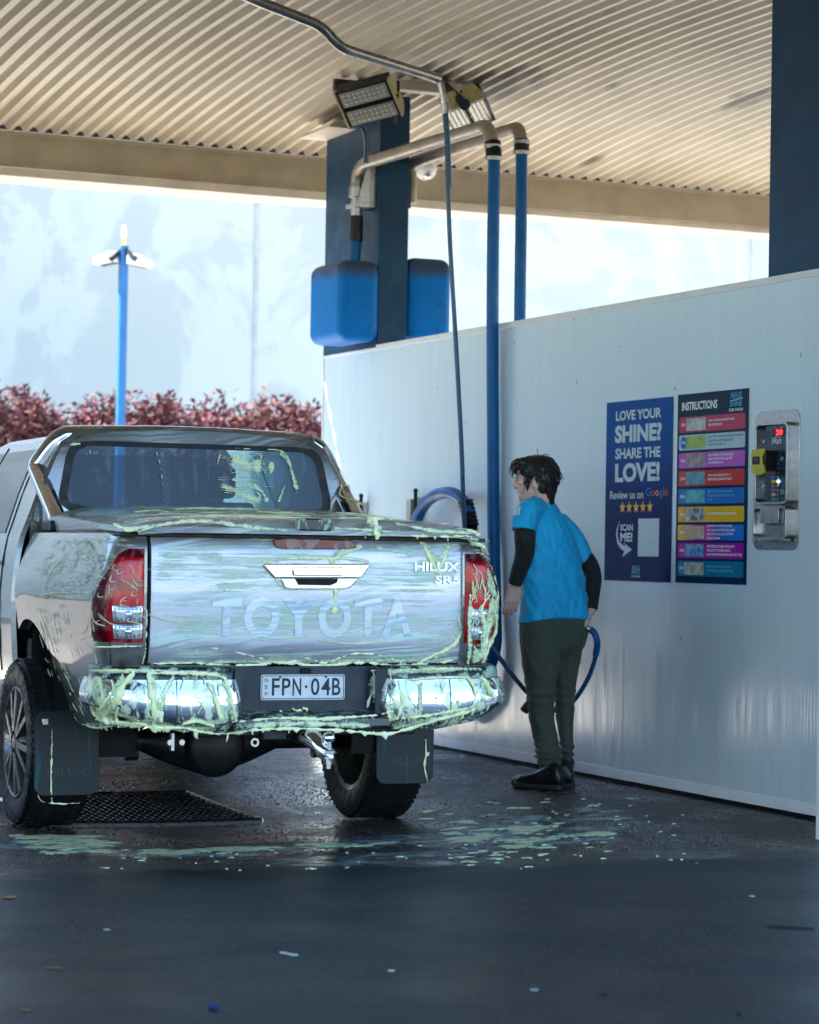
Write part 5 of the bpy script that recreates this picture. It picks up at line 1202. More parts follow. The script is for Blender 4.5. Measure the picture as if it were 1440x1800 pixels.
for k in range(46):
    x = rgd.choice((rgd.uniform(158, 235), rgd.uniform(160, 410), rgd.uniform(665, 865))); y = rgd.uniform(1182, 1270); fs([(x, y), (x+rgd.uniform(-3, 3), y+5), (x+rgd.uniform(-6, 5), y+rgd.uniform(8, 22))], rgd.uniform(.9, 2.2), on_bump, .5, k)
rec = lambda x, y: Vector((tv(x, y, .055).x, .058, tv(x, y, .055).z))
for k in range(40):
    x = rgd.uniform(470, 585); y = 1258-rgd.random()*16*math.sin(math.pi*(x-465)/125); fs([(x, y), (x+3, y+2)], rgd.uniform(1.5, 3), rec, .6, k)
for pts, r in (([(655, 1215), (650, 1230), (645, 1248)], 3), ([(663, 1240), (668, 1246), (672, 1250)], 1.5)): fs(pts, r, rec, .6)
flapL = lambda x, y: Vector((tv(x, y, FV-.012).x, FV-.012, tv(x, y, FV-.012).z))
for pts, r in (([(92, 1282), (91, 1330), (90, 1380), (92, 1410)], 2.6), ([(66, 1395), (75, 1409), (110, 1413), (140, 1411)], 1.8), ([(748, 1300), (749, 1325), (746, 1345), (750, 1365), (751, 1376)], 3.2), ([(756, 1322), (749, 1330)], 5)): fs(pts, r, flapL, .5)
fm.build('soap_foam', M_['foam'], tk, smooth=180, mods=[REMESH(.0042), SMOOTH(3)], kind='stuff')
# smeared translucent suds: noisy ribbons lying on the panels
def smear_mat(thin=False):
    m, N, L, B = newmat('thin_suds_streaks' if thin else 'smeared_suds'); oc = ocoord(N)
    at_ = N.new('ShaderNodeAttribute'); at_.attribute_name = 'edge'; e = at_.outputs['Fac']
    a = nz(N, L, oc, 26, 6, .65, .6); b_ = nz(N, L, mapping(N, L, oc, (10, 10, 55), (0, R_(6), 0)), 1.6, 4, .6)
    v = N.new('ShaderNodeTexVoronoi'); v.inputs['Scale'].default_value = 95; L.new(oc, v.inputs['Vector'])
    t = mth(N, L, 'ADD', mth(N, L, 'MULTIPLY', e, .62), mth(N, L, 'MULTIPLY', mth(N, L, 'SUBTRACT', a, .5), 1.5))
    t = mth(N, L, 'ADD', t, mth(N, L, 'MULTIPLY', mth(N, L, 'SUBTRACT', b_, .5), .9))
    if thin:
        b3 = nz(N, L, mapping(N, L, oc, (2.2, 10, 75), (0, R_(8), 0)), 1.3, 5, .6, .4)
        t = mth(N, L, 'ADD', mth(N, L, 'MULTIPLY', e, .42), mth(N, L, 'ADD', mth(N, L, 'MULTIPLY', mth(N, L, 'SUBTRACT', b3, .5), 2.6), mth(N, L, 'MULTIPLY', mth(N, L, 'SUBTRACT', nz(N, L, oc, 6, 3), .5), 1.2)))
    al = ramp(N, L, t, .22, .62, 0, .62 if thin else .88)
    hol = ramp(N, L, v.outputs['Distance'], .12, .30, .45, 1)
    L.new(mth(N, L, 'MULTIPLY', al, hol), B.inputs['Alpha'])
    L.new(mixc(N, L, ramp(N, L, t, .3, .9), (.56, .74, .62) if thin else (.52, .72, .50), (.80, .90, .66) if thin else (.87, .94, .52)), B.inputs['Base Color'])
    B.inputs['Roughness'].default_value = .3; bumpn(N, L, B, t, .4, .004); return m
def ribbon(m, lay, pts, w, f, out=.0):
    Q = smooth_path([(x, y, 0) for x, y in pts], 8); n = len(Q); rows = []
    for i, q in enumerate(Q):
        d = (Q[min(i+1, n-1)]-Q[max(i-1, 0)]); d.normalize(); t = i/(n-1); en = min(1, t/.12, (1-t)/.12); ww = w*(.75+.35*mnoise.noise(Vector((q.x*.03, q.y*.03, w))))
        row = []
        for o, ev in ((-1, 0), (-.6, .6), (-.2, 1), (.2, 1), (.6, .6), (1, 0)):
            v = m.V(f(q.x-d.y*o*ww/2, q.y+d.x*o*ww/2)); v[lay] = ev*en; row.append(v)
        rows.append(row)
    for a, b in zip(rows, rows[1:]):
        for k in range(5): m.face([a[k], a[k+1], b[k+1], b[k]])
SM = smear_mat(); SMT = smear_mat(True)
def smear(lst, f, par, mt=None):
    m = MB(); lay = m.b.verts.layers.float.new('edge')
    for pts, w in lst: ribbon(m, lay, pts, w, f)
    return m.build('suds_smear', mt or SM, par, smooth=180, kind='stuff')
tgs = lambda x, y: on_tg(min(818, max(258, x)), min(1168, max(941, y)), .0022)
smear([([(268, 1020), (330, 975), (420, 955), (520, 948)], 60), ([(275, 1115), (400, 1098), (560, 1080), (740, 1035)], 50), ([(300, 1150), (520, 1156), (812, 1155)], 34), ([(640, 950), (700, 975), (812, 990)], 46), ([(640, 955), (600, 968), (575, 990), (590, 1040)], 24), ([(690, 1145), (760, 1130), (810, 1095)], 40), ([(262, 944), (350, 944), (470, 946)], 14), ([(460, 985), (560, 978), (650, 986)], 18), ([(470, 1000), (490, 1025), (520, 1040)], 18), ([(560, 960), (640, 970), (740, 960)], 26), ([(740, 948), (770, 985), (800, 955)], 26), ([(300, 1060), (420, 1030), (470, 1010)], 40), ([(640, 1060), (740, 1020), (812, 1010)], 50), ([(500, 1130), (640, 1120), (720, 1100)], 30), ([(280, 1000), (500, 1000), (800, 1040)], 110), ([(280, 1100), (520, 1090), (800, 1090)], 110)], tgs, tk, SMT)
smear([([(582, 978), (588, 1005), (590, 1045)], 22), ([(462, 985), (560, 979), (650, 986)], 14), ([(474, 1000), (488, 1022), (505, 1036)], 16), ([(745, 950), (768, 985), (795, 955)], 22), ([(265, 1165), (500, 1163), (812, 1160)], 14), ([(762, 1160), (800, 1130), (812, 1090)], 22), ([(640, 958), (606, 970), (588, 985)], 20)], tgs, tk)
lds = lambda x, y: tv(x, min(939, max(908, y)), -.0335)
smear([([(205, 932), (262, 926), (345, 916), (450, 928), (515, 932)], 14), ([(645, 912), (662, 926), (666, 938)], 24), ([(690, 918), (770, 934), (842, 936)], 14), ([(530, 926), (620, 930), (700, 936)], 9)], lds, tk)
bms = lambda x, y: on_bump(x, y, .004)
smear([([(172, 1185), (178, 1225), (185, 1272)], 44), ([(222, 1186), (205, 1225), (196, 1275)], 34), ([(265, 1182), (270, 1225), (274, 1278)], 20), ([(305, 1190), (288, 1230), (280, 1275)], 18), ([(160, 1181), (260, 1180), (400, 1186)], 16), ([(170, 1272), (280, 1277), (405, 1284)], 22), ([(395, 1192), (404, 1230), (412, 1270)], 20), ([(430, 1276), (540, 1272), (660, 1276)], 22), ([(330, 1262), (370, 1270), (400, 1262)], 26), ([(372, 1200), (385, 1240), (402, 1268)], 18),
 ([(672, 1186), (684, 1230), (692, 1272)], 34), ([(690, 1282), (760, 1266), (850, 1238)], 24), ([(670, 1182), (770, 1178), (866, 1174)], 18), ([(845, 1185), (856, 1210), (846, 1240)], 40), ([(715, 1196), (770, 1192), (830, 1190)], 12), ([(740, 1200), (740, 1225), (738, 1258)], 12)], bms, tk)
srs = lambda x, y: on_side(x, y, 1, .036)
smear([([(852, 1000), (862, 1055), (852, 1110), (846, 1160)], 26), ([(822, 1050), (821, 1110), (824, 1165)], 13), ([(824, 955), (845, 960), (858, 985)], 18), ([(832, 1140), (838, 1165)], 24), ([(840, 1075), (848, 1100), (842, 1130)], 16), ([(860, 1030), (866, 1070), (862, 1110)], 14)], srs, tk)
sls = lambda x, y: on_side(x, y, -1, .006)
smear([([(200, 985), (150, 975), (100, 960), (60, 985)], 30), ([(190, 1010), (130, 1020), (70, 1040)], 40), ([(150, 1040), (110, 1043), (70, 1052)], 16), ([(60, 955), (130, 948), (215, 950)], 26), ([(60, 1010), (120, 985), (195, 1000)], 60), ([(80, 1150), (78, 1215), (92, 1275)], 9), ([(100, 1274), (140, 1272), (172, 1270)], 12)], sls, tk, SMT)
smear([([(80, 1150), (78, 1215), (92, 1275)], 8), ([(98, 1275), (140, 1273), (172, 1271)], 12), ([(70, 1052), (110, 1043), (165, 1042)], 8)], sls, tk)
# thinner foam trails on window and bar
ltop0 = lambda x, y: (lambda p: Vector((max(-.72, min(.74, p.x)), p.y, lid_top(max(-.72, min(.74, p.x)), p.y)+.003)))(tv(x, y, interp(y, [(883, 1.2), (895, .5), (908, .05)])))
fm = MB()
gl = lambda x, y: (lambda p: Vector((p.x, lerp(1.668, 1.706, (p.z-1.375)/.33)-.016, p.z)))(tv(x, y, 1.70))
for pts, r in (([(273, 778), (275, 800), (281, 825), (284, 885)], 1.4), ([(157, 785), (157, 805)], 1.4), ([(400, 797), (430, 793), (455, 800), (462, 820), (460, 838), (430, 836), (405, 842)], 1.6), ([(375, 800), (385, 797), (380, 815)], 2.0), ([(402, 805), (404, 838)], 1.6), ([(398, 843), (430, 850), (450, 868), (463, 885)], 2.0), ([(472, 812), (478, 818), (473, 832)], 3), ([(485, 880), (494, 862), (497, 855)], 2.2), ([(410, 788), (440, 789)], 1.4), ([(470, 790), (490, 792), (503, 803), (512, 830), (525, 870)], 2), ([(120, 782), (140, 780)], 2.4), ([(409, 812), (450, 815)], 1.4), ([(406, 824), (455, 828)], 1.2)): fs(pts, r*1.25, gl, .45)
for k in range(24):
    x = rgd.uniform(370, 460); y = rgd.uniform(795, 880); fs([(x, y), (x+rgd.uniform(3, 12), y+rgd.uniform(-2, 3)), (x+rgd.uniform(14, 20), y+1)], rgd.uniform(.5, .9), gl, .45, k)
smear([([(170, 902), (400, 894), (640, 897), (800, 908)], 16), ([(240, 893), (460, 888), (640, 892)], 8), ([(500, 903), (700, 905), (820, 913)], 8)], lambda x, y: ltop0(x, y), tk, SMT)
rb = lambda x, y: tu(x, y, .70)
gls = lambda x, y: gl(x, y)+Vector((0, .002, 0))
smear([([(405, 800), (430, 815), (460, 822)], 44), ([(440, 850), (458, 866), (466, 884)], 14), ([(470, 820), (480, 820)], 26), ([(380, 850), (430, 872), (455, 880)], 22), ([(490, 795), (506, 815), (520, 870)], 12), ([(485, 884), (495, 858)], 9)], gls, tk)
for pts, r in (([(548, 800), (560, 830), (575, 855), (600, 880)], 3), ([(580, 835), (600, 850), (598, 870), (620, 880)], 2.5), ([(562, 845), (570, 870), (585, 890)], 4), ([(600, 850), (615, 858), (610, 870)], 2), ([(552, 850), (556, 880), (566, 893)], 4), ([(575, 862), (570, 885)], 3), ([(615, 875), (640, 888), (650, 893)], 3)): fs(pts, r, rb, .9)
ltop = lambda x, y: (lambda p: Vector((p.x, p.y, lid_top(p.x, p.y)+.002)))(tv(x, y, interp(y, [(885, 1.0), (895, .5), (905, .05)])))
for k in range(40):
    x = rgd.uniform(170, 780); y = rgd.uniform(886, 904); fs([(x, y), (x+30, y-rgd.uniform(-1, 2)), (x+rgd.uniform(50, 110), y+rgd.uniform(-2, 2))], rgd.uniform(.8, 1.6), ltop, .6, k)
tp = lambda x, y: Vector((tv(x, y, 2.0).x, 2.0, 1.785))
fs([(215, 750), (245, 748), (275, 750)], 3.5, tp, 1)
thin_.build('foam_runs', M_['foam'], tk, smooth=180, kind='stuff')
fm.build('foam_trail', M_['foam'], tk, smooth=180, mods=[REMESH(.0042), SMOOTH(2)], kind='stuff')

# ------------------------------------------------------------------ floor foam, drain grate, litter
def blob(m, cx, cy, rx, ry, seed, n=22, z=.005):
    lay = m.b.verts.layers.float.get('edge') or m.b.verts.layers.float.new('edge')
    rg = random.Random(seed); ph = [rg.uniform(0, 6.28) for _ in range(4)]; am = [rg.uniform(.08, .28) for _ in range(4)]
    def P(a, k, zz):
        f = 1+sum(am[i]*math.sin((i+2)*a+ph[i]) for i in range(4)); x = cx+rx*f*k*math.cos(a); y = cy+ry*f*k*math.sin(a); return Vector((x, y, gz(x, y)+zz))
    A = [[m.V(P(2*math.pi*i/n, k, zz)) for i in range(n)] for k, zz in ((1, .001), (.86, z), (.5, z*1.2))]
    for row, ev in zip(A, (0, .4, 1)):
        for v in row: v[lay] = ev
    for a, b in zip(A, A[1:]):
        for i in range(n): m.face([a[i], a[(i+1) % n], b[(i+1) % n], b[i]])
    m.face(A[-1])
fl = MB(); rg = random.Random(21)
def scatter(m, quad, n, r0, r1, seed, z=.005):
    rg = random.Random(seed)
    P = [onZ(*q, -.03 if q[1] > 1425 and q[0] < 800 else 0) for q in quad]
    for k in range(n):
        a, b = rg.random(), rg.random(); p = P[0].lerp(P[1], a).lerp(P[3].lerp(P[2], a), b); r = r0+(r1-r0)*rg.random()**2.2
        blob(m, p.x, p.y, r*rg.uniform(.8, 1.5), r*rg.uniform(.6, 1.2), seed*99+k, z=z)
scatter(fl, [(40, 1470), (150, 1462), (235, 1502), (90, 1516)], 30, .015, .085, 1)
scatter(fl, [(30, 1466), (150, 1463), (180, 1478), (60, 1484)], 22, .04, .11, 2)
scatter(fl, [(265, 1495), (470, 1482), (470, 1490), (275, 1507)], 36, .02, .08, 3)
scatter(fl, [(515, 1480), (600, 1476), (700, 1478), (590, 1490)], 14, .02, .08, 4)
scatter(fl, [(790, 1440), (1000, 1440), (960, 1490), (790, 1485)], 44, .010, .085, 5)
scatter(fl, [(960, 1455), (1100, 1460), (1090, 1468), (960, 1468)], 12, .015, .07, 6)
scatter(fl, [(850, 1490), (960, 1500), (900, 1535), (740, 1520)], 14, .008, .035, 7)
scatter(fl, [(140, 1500), (1200, 1430), (1250, 1530), (140, 1545)], 90, .004, .014, 8)
scatter(fl, [(740, 1400), (1100, 1400), (1200, 1440), (740, 1440)], 30, .008, .04, 9)
def floor_foam():
    m, N, L, B = newmat('floor_foam'); oc = ocoord(N); at_ = N.new('ShaderNodeAttribute'); at_.attribute_name = 'edge'
    t = mth(N, L, 'ADD', at_.outputs['Fac'], mth(N, L, 'MULTIPLY', mth(N, L, 'SUBTRACT', nz(N, L, oc, 34, 6, .7, .5), .5), 2.2))
    L.new(ramp(N, L, t, -.08, .34, 0, .96), B.inputs['Alpha'])
    L.new(mixc(N, L, ramp(N, L, t, .3, 1.2), (.46, .60, .40), (.88, .94, .46)), B.inputs['Base Color']); B.inputs['Roughness'].default_value = .4
    bumpn(N, L, B, nz(N, L, oc, 120, 3), .3, .004); return m
o = fl.build('foam_splashes', floor_foam(), smooth=60, kind='stuff')
def suds():
    m, N, L, B = newmat('thin_suds_highlight'); oc = ocoord(N)
    a = ramp(N, L, nz(N, L, mapping(N, L, oc, (1, 1.6, 1)), 5, 7, .7, .8), .42, .62, 0, .95); at_ = N.new('ShaderNodeAttribute'); at_.attribute_name = 'edge'; a = mth(N, L, 'MULTIPLY', a, ramp(N, L, at_.outputs['Fac'], 0, .7))
    B.inputs['Base Color'].default_value = (.42, .58, .60, 1); B.inputs['Roughness'].default_value = .22; L.new(a, B.inputs['Alpha']); return m
fl = MB()
def film_sheet(px, py, rx, ry, seed):
    p = onZ(px, py, -.02); blob(fl, p.x, p.y, rx, ry, seed, 30, .0015)
for a in ((1010, 1437, .34, .30, 1), (650, 1514, .48, .30, 2), (640, 1476, .35, .22, 3), (380, 1492, .5, .3, 4), (120, 1486, .35, .4, 5), (880, 1465, .7, .5, 6), (320, 1330, .55, .5, 7), (460, 1345, .7, .7, 8), (780, 1330, .5, .6, 9), (250, 1312, .5, .6, 10)): film_sheet(*a)  # farther pale sheets paint in bright floor highlights, nearer ones are suds
fl.build('suds_highlight_film', suds(), smooth=60, kind='stuff')
# stones standing proud of the coarse bay floor, finer grit on the smooth front floor
def stones():
    rg = random.Random(77); V_ = []; F_ = []
    def put(n, x0, x1, y0, y1, r0, r1, hk):
        for _ in range(n):
            x, y = rg.uniform(x0, x1), rg.uniform(y0, y1)
            if y > 8 and y < 8.95+.28*mnoise.noise(Vector((x*1.7, y*.6, 3)))+.14*mnoise.noise(Vector((x*6, y*5, 9)))-.09*(x-4): continue
            if x > 6.40 or (y > 8 and x < .262*y-.3) or (y <= 8 and x < .262*y-.25): continue
            r = r0+(r1-r0)*rg.random()**2; a = rg.random()*6.28; h = r*hk*rg.uniform(.6, 1.2); z = gz(x, y)-.0005; b = len(V_)
            for k in range(4):
                q = r*rg.uniform(.75, 1.15); V_.append((x+q*math.cos(a+k*1.571), y+q*math.sin(a+k*1.571), z))
            V_.append((x+r*rg.uniform(-.3, .3), y+r*rg.uniform(-.3, .3), z+h))
            F_.extend(((b, b+1, b+4), (b+1, b+2, b+4), (b+2, b+3, b+4), (b+3, b, b+4)))
    put(76000, 2.2, 6.4, 8.4, 14.6, .004, .0085, .5)
    put(42000, 1.3, 5.6, 5.6, 9.2, .0022, .006, .42)
    me = bpy.data.meshes.new('floor_grit'); me.from_pydata(V_, [], F_)
    m, N, L, B = newmat('floor_stones'); g_ = N.new('ShaderNodeNewGeometry'); r = N.new('ShaderNodeValToRGB'); e = r.color_ramp.elements
    e[0].color = (.010, .010, .010, 1); e[1].color = (.20, .175, .145, 1); q = e.new(.55); q.color = (.026, .025, .024, 1); q = e.new(.85); q.color = (.085, .075, .064, 1)
    L.new(g_.outputs['Random Per Island'], r.inputs[0]); L.new(r.outputs[0], B.inputs['Base Color']); B.inputs['Roughness'].default_value = .28; B.inputs['Specular IOR Level'].default_value = .5
    me.materials.append(m); o = bpy.data.objects.new('floor_grit', me); S.collection.objects.link(o); o['kind'] = 'stuff'
stones()
# drain grate under the truck
gr = thing('drain_grate', 'dark woven drain grate in the wet floor beneath the truck', 'drain grate', (3.7, 11.2, 0))
m = MB(); gx0, gx1, gy0, gy1 = 3.15, 4.16, 10.88, 11.95
for k in range(27):
    x = lerp(gx0, gx1, k/26); m.tube([(x, y, gz(x, y)+.012) for y in (gy0, lerp(gy0, gy1, .33), lerp(gy0, gy1, .67), gy1)], .006, 5)
m.build('grate_bars', pbr('wet_iron', (.05, .047, .045), .3, .6), gr)
m = MB()
for k in range(15):
    y = lerp(gy0, gy1, k/14); m.tube([(x, y, gz(x, y)+.014) for x in (gx0, lerp(gx0, gx1, .33), lerp(gx0, gx1, .67), gx1)], .006, 5)
m.build('cross_bars', pbr('wet_iron_dark', (.03, .03, .03), .3, .6), gr)
m = MB()
for a, b in (((gx0, gy0), (gx1, gy0)), ((gx1, gy0), (gx1, gy1)), ((gx1, gy1), (gx0, gy1)), ((gx0, gy1), (gx0, gy0))):
    m.tube([(lerp(a[0], b[0], k/6), lerp(a[1], b[1], k/6), gz(lerp(a[0], b[0], k/6), lerp(a[1], b[1], k/6))+.01) for k in range(7)], .014, 6)
m.build('grate_frame', M_['steel'], gr)
def flat(name, label, cat, px, py, poly, mat, th=.004, group=None):
    p = onZ(px, py); m = MB(); m.prism(poly, (p.x, p.y, .001), Rv0, Vector((Rv0.y*-1, Rv0.x, 0)), (0, 0, 1), 0, th)
    o = m.build(name, mat, bevel=th*.3); tag(o, label, cat, group); o['kind'] = 'thing'; return o
LB = pbr('dry_leaf', (.16, .10, .045), .8, 0, .2, 40)
leaf = [(-.022, 0), (-.012, .012), (.004, .010), (.022, .002), (.006, -.010), (-.012, -.009)]
flat('fallen_leaf', 'small curled yellow brown leaf at the left edge of the floor', 'leaf', 16, 1579, [(a*1.1, b*1.6) for a, b in leaf], LB, .01)
flat('fallen_leaf', 'small flat tan leaf on the dark floor near the lower left', 'leaf', 95, 1703, leaf, LB)
flat('fallen_leaf', 'tiny orange leaf speck at the bottom left corner', 'leaf', 46, 1777, [(a*.7, b*.9) for a, b in leaf], LB)
flat('fallen_leaf', 'tiny cream leaf speck in the middle of the front floor', 'leaf', 688, 1708, [(a*.5, b*.9) for a, b in leaf], pbr('cream_leaf', (.5, .42, .3), .7))
flat('bottle_cap', 'small bright blue bottle cap lying on the front floor', 'bottle cap', 375, 1774, [(.014*math.cos(k*math.pi/8), .014*math.sin(k*math.pi/8)) for k in range(16)], plain('cap_blue', (.004, .028, .11), .5), .012)
flat('plastic_scrap', 'pale torn plastic scrap on the front floor', 'scrap', 508, 1678, [(-.03, .022), (-.012, .02), (.03, -.022), (.012, -.026)], plain('pale_plastic', (.45, .55, .56), .25), .004)
flat('twig', 'thin dark twig on the floor at the right', 'twig', 1390, 1632, [(-.075, .022), (-.02, .006), (.07, -.022), (.075, -.018), (-.02, .011), (-.074, .026)], M_['black'], .006)
CHIPS = [(188, 1636, 'pale blue chip lying on the left of the front floor', 1), (1062, 1747, 'dark chip near the bottom right, right of a pale chip', 0), (940, 1742, 'pale chip near the bottom, just left of a dark chip', 1), (1300, 1783, 'dark chip at the bottom edge below the twig', 0), (1322, 1577, 'pale chip on the floor just above the dark twig', 1)]
for i, (x, y, lb_, pale) in enumerate(CHIPS):
    flat('pebble', lb_, 'pebble', x, y, [(.011*math.cos(k*1.05)*(1+.2*(k % 2)), .010*math.sin(k*1.05)) for k in range(6)], pbr('chip', (.25, .28, .3) if pale else (.01, .01, .012), .6), .006, 'loose chips on the front floor')


# ------------------------------------------------------------------ person
D0 = 12.83
Fh = Vector((math.sin(YAW), math.cos(YAW), 0)); Rh = Rv0.copy()
def pp_(px, py, dd=0): return at(px, py, D0+dd)
foot = onZ(964, 1386)
pe = thing('person', 'person in a bright blue T-shirt and dark green trousers leaning to look past the truck', 'person', (foot.x, foot.y, 0))
TH = R_(24); axT = Rh*math.cos(TH)+Fh*math.sin(TH); ayT = -Rh*math.sin(TH)+Fh*math.cos(TH)
PX = D0/FPX
def oring(px0, px1, py, b, dd=0, n=28, ax=axT, ay=ayT, e=2.3, tilt=0):
    c = pp_((px0+px1)/2, py, dd); a = (px1-px0)/2*PX/max(.5, abs(ax.dot(Rh)))*.97; out = []
    for k in range(n):
        t = 2*math.pi*k/n; ct, st = math.cos(t), math.sin(t)
        x = math.copysign(abs(ct)**(2/e), ct); y = math.copysign(abs(st)**(2/e), st)
        out.append(c+ax*(a*x)+ay*(b*y)+Vector((0, 0, tilt*x)))
    return out
def loft(m, rings_): m.rings(rings_, True, True)
def resample(rows, step=8):
    out = []
    for a, b in zip(rows, rows[1:]):
        k = max(1, int(abs(b[2]-a[2])/step))
        for i in range(k): out.append(tuple(lerp(p, q, i/k) for p, q in zip(a, b)))
    out.append(rows[-1]); return out
# --- skin: head, neck, inner trunk, arms and hands as one surface
hf = (-Rh*.97+Fh*.22+Vector((0, 0, -.04))).normalized(); hs = (-Fh*.97-Rh*.22); hs = (hs-hf*hs.dot(hf)).normalized(); hu = hf.cross(hs); hu = hu if hu.z > 0 else -hu
HM = Matrix((hf, hs, hu)).transposed()
HC = pp_(939, 843, .03)
def hp(f, u, s=0): return HC+hf*f+hu*u+hs*s
b = MB()
b.ball(hp(-.012, .018), (.098, .074, .098), HM, 3); b.ball(hp(.030, -.035), (.060, .060, .080), HM, 3); b.ball(hp(.045, -.085), (.045, .045, .030), HM); b.ball(hp(.066, -.098), (.020, .024, .018), HM)
b.ball(hp(.070, .022), (.022, .056, .020), HM); b.ball(hp(.055, .050), (.035, .058, .04), HM)
b.tube([hp(.078, .018), hp(.094, -.008), hp(.108, -.027), hp(.098, -.037), hp(.082, -.038)], [.010, .011, .0125, .011, .010], 10)
b.ball(hp(.090, -.034, .012), (.012, .009, .009), HM); b.ball(hp(.090, -.034, -.012), (.012, .009, .009), HM)
b.ball(hp(.078, -.058), (.017, .024, .010), HM); b.ball(hp(.074, -.074), (.017, .022, .010), HM)
b.ball(hp(.050, -.012, .045), (.03, .02, .025), HM); b.ball(hp(.050, -.012, -.045), (.03, .02, .025), HM)
for s_ in (1, -1):
    E_ = Matrix((hf, hs, hu)).transposed() @ Matrix.Rotation(-.25*s_, 3, 'Z')
    b.ball(hp(-.022, -.022, s_*.076), (.019, .008, .033), E_); b.tube([hp(-.010, -.04, s_*.079), hp(-.006, -.012, s_*.084), hp(-.018, .012, s_*.086), hp(-.036, .004, s_*.086), hp(-.040, -.02, s_*.084), hp(-.026, -.05, s_*.078)], .0055, 8)
b.tube([hp(-.035, -.05), hp(-.05, -.10), pp_(951, 893, .04)], [.056, .054, .055], 16)
b.tube([pp_(951, 893, .04), pp_(962, 940, .04), pp_(972, 1010, .02), pp_(973, 1080, 0)], [.05, .07, .07, .07], 16)
LSH, LEL, LWR = pp_(924, 905, -.10), pp_(923, 975, -.13), pp_(905, 1028, -.10)
RSH, REL, RWR = pp_(1008, 950, .10), pp_(1043, 1014, .10), pp_(1040, 1072, .02)
b.tube([LSH, LEL, LWR], [.05, .043, .028], 12); b.tube([pp_(1018, 965, .10), REL, RWR], [.036, .036, .028], 12)
for x0, x1 in ((pp_(948, 1100, -.02), pp_(955, 1220, -.02)), (pp_(1000, 1100, .08), pp_(992, 1220, .09))): b.tube([x0, x1], [.05, .04], 12)
b.tube([pp_(955, 1220, -.02), pp_(966, 1356, 0)], [.04, .03], 12); b.tube([pp_(992, 1220, .09), pp_(996, 1340, .09)], [.04, .028], 12)
def hand(W, down, across, back, sc=1.0, curl=.5, thumb=1):
    down, across = down.normalized(), across.normalized()
    K = W+down*.085*sc
    b.tube([W-down*.02, W+down*.01], [.026*sc, .027*sc], 12)
    for k in range(5):
        o = (k/4-.5)*.062*sc; b.tube([W+down*.005*sc+across*o*.6, K+across*o], [.015*sc, .0135*sc], 10)
    for k, (L_, cv) in enumerate(((.072, .9), (.082, 1.0), (.078, 1.05), (.062, 1.15))):
        o = (k-1.5)*.0205*sc*(1.0); base = K+across*o; d = down.copy(); p = base; P = [base-down*.012]
        for f_, an in ((.45, .35), (.33, .75), (.24, .5)):
            d = (d*math.cos(an*curl*cv)-back*math.sin(an*curl*cv)).normalized() if True else d
            p = p+d*L_*f_*sc*1.08; P.append(p.copy())
        b.tube([P[0], base, P[1], P[2], P[3]], [.0095*sc, .0095*sc, .009*sc, .0082*sc, .0062*sc], 10); b.ball(P[1], .0096*sc, sub=1); b.ball(P[2], .0088*sc, sub=1)
    tb_ = W+down*.03*sc+across*thumb*.03*sc; t1 = tb_+(down*.6+across*thumb*.55-back*.35).normalized()*.04*sc; t2 = t1+(down*.9+across*thumb*.1-back*.35).normalized()*.034*sc
    b.tube([tb_-down*.01, tb_, t1, t2], [.014*sc, .014*sc, .0115*sc, .0085*sc], 10)
hand(LWR+Vector((0, 0, -.005)), Vector((0, 0, -1))-Rh*.16+Fh*.12, Rh*.96+Fh*.25, -Fh*.97+Rh*.1, 1.0, .62, 1)
hand(pp_(1038, 1076, .02), Vector((0, 0, -1))-Rh*.35-Fh*.1, -Fh*.9-Rh*.2, Rh, .92, 1.5, -1)
b.build('body', M_['skin'], pe, smooth=180, mods=[REMESH(.0036), SMOOTH(4)])
m = MB(); EY = plain('eye_white', (.6, .58, .55), .2); PU = plain('dark_iris', (.03, .02, .015), .2)
for s_ in (1, -1): m.ball(hp(.068, -.001, s_*.030), .0135)
ey = m.build('eye', EY, pe, smooth=180); m = MB()
for s_ in (1, -1): m.ball(hp(.0785, -.002, s_*.031), .0062)
m.build('iris', PU, ey, smooth=180)
m = MB()
for s_ in (1, -1): m.tube([hp(.084, .018, s_*.014), hp(.083, .024, s_*.030), hp(.066, .020, s_*.050)], [.004, .0055, .003], 6)
m.build('eyebrow', M_['hair'], pe)
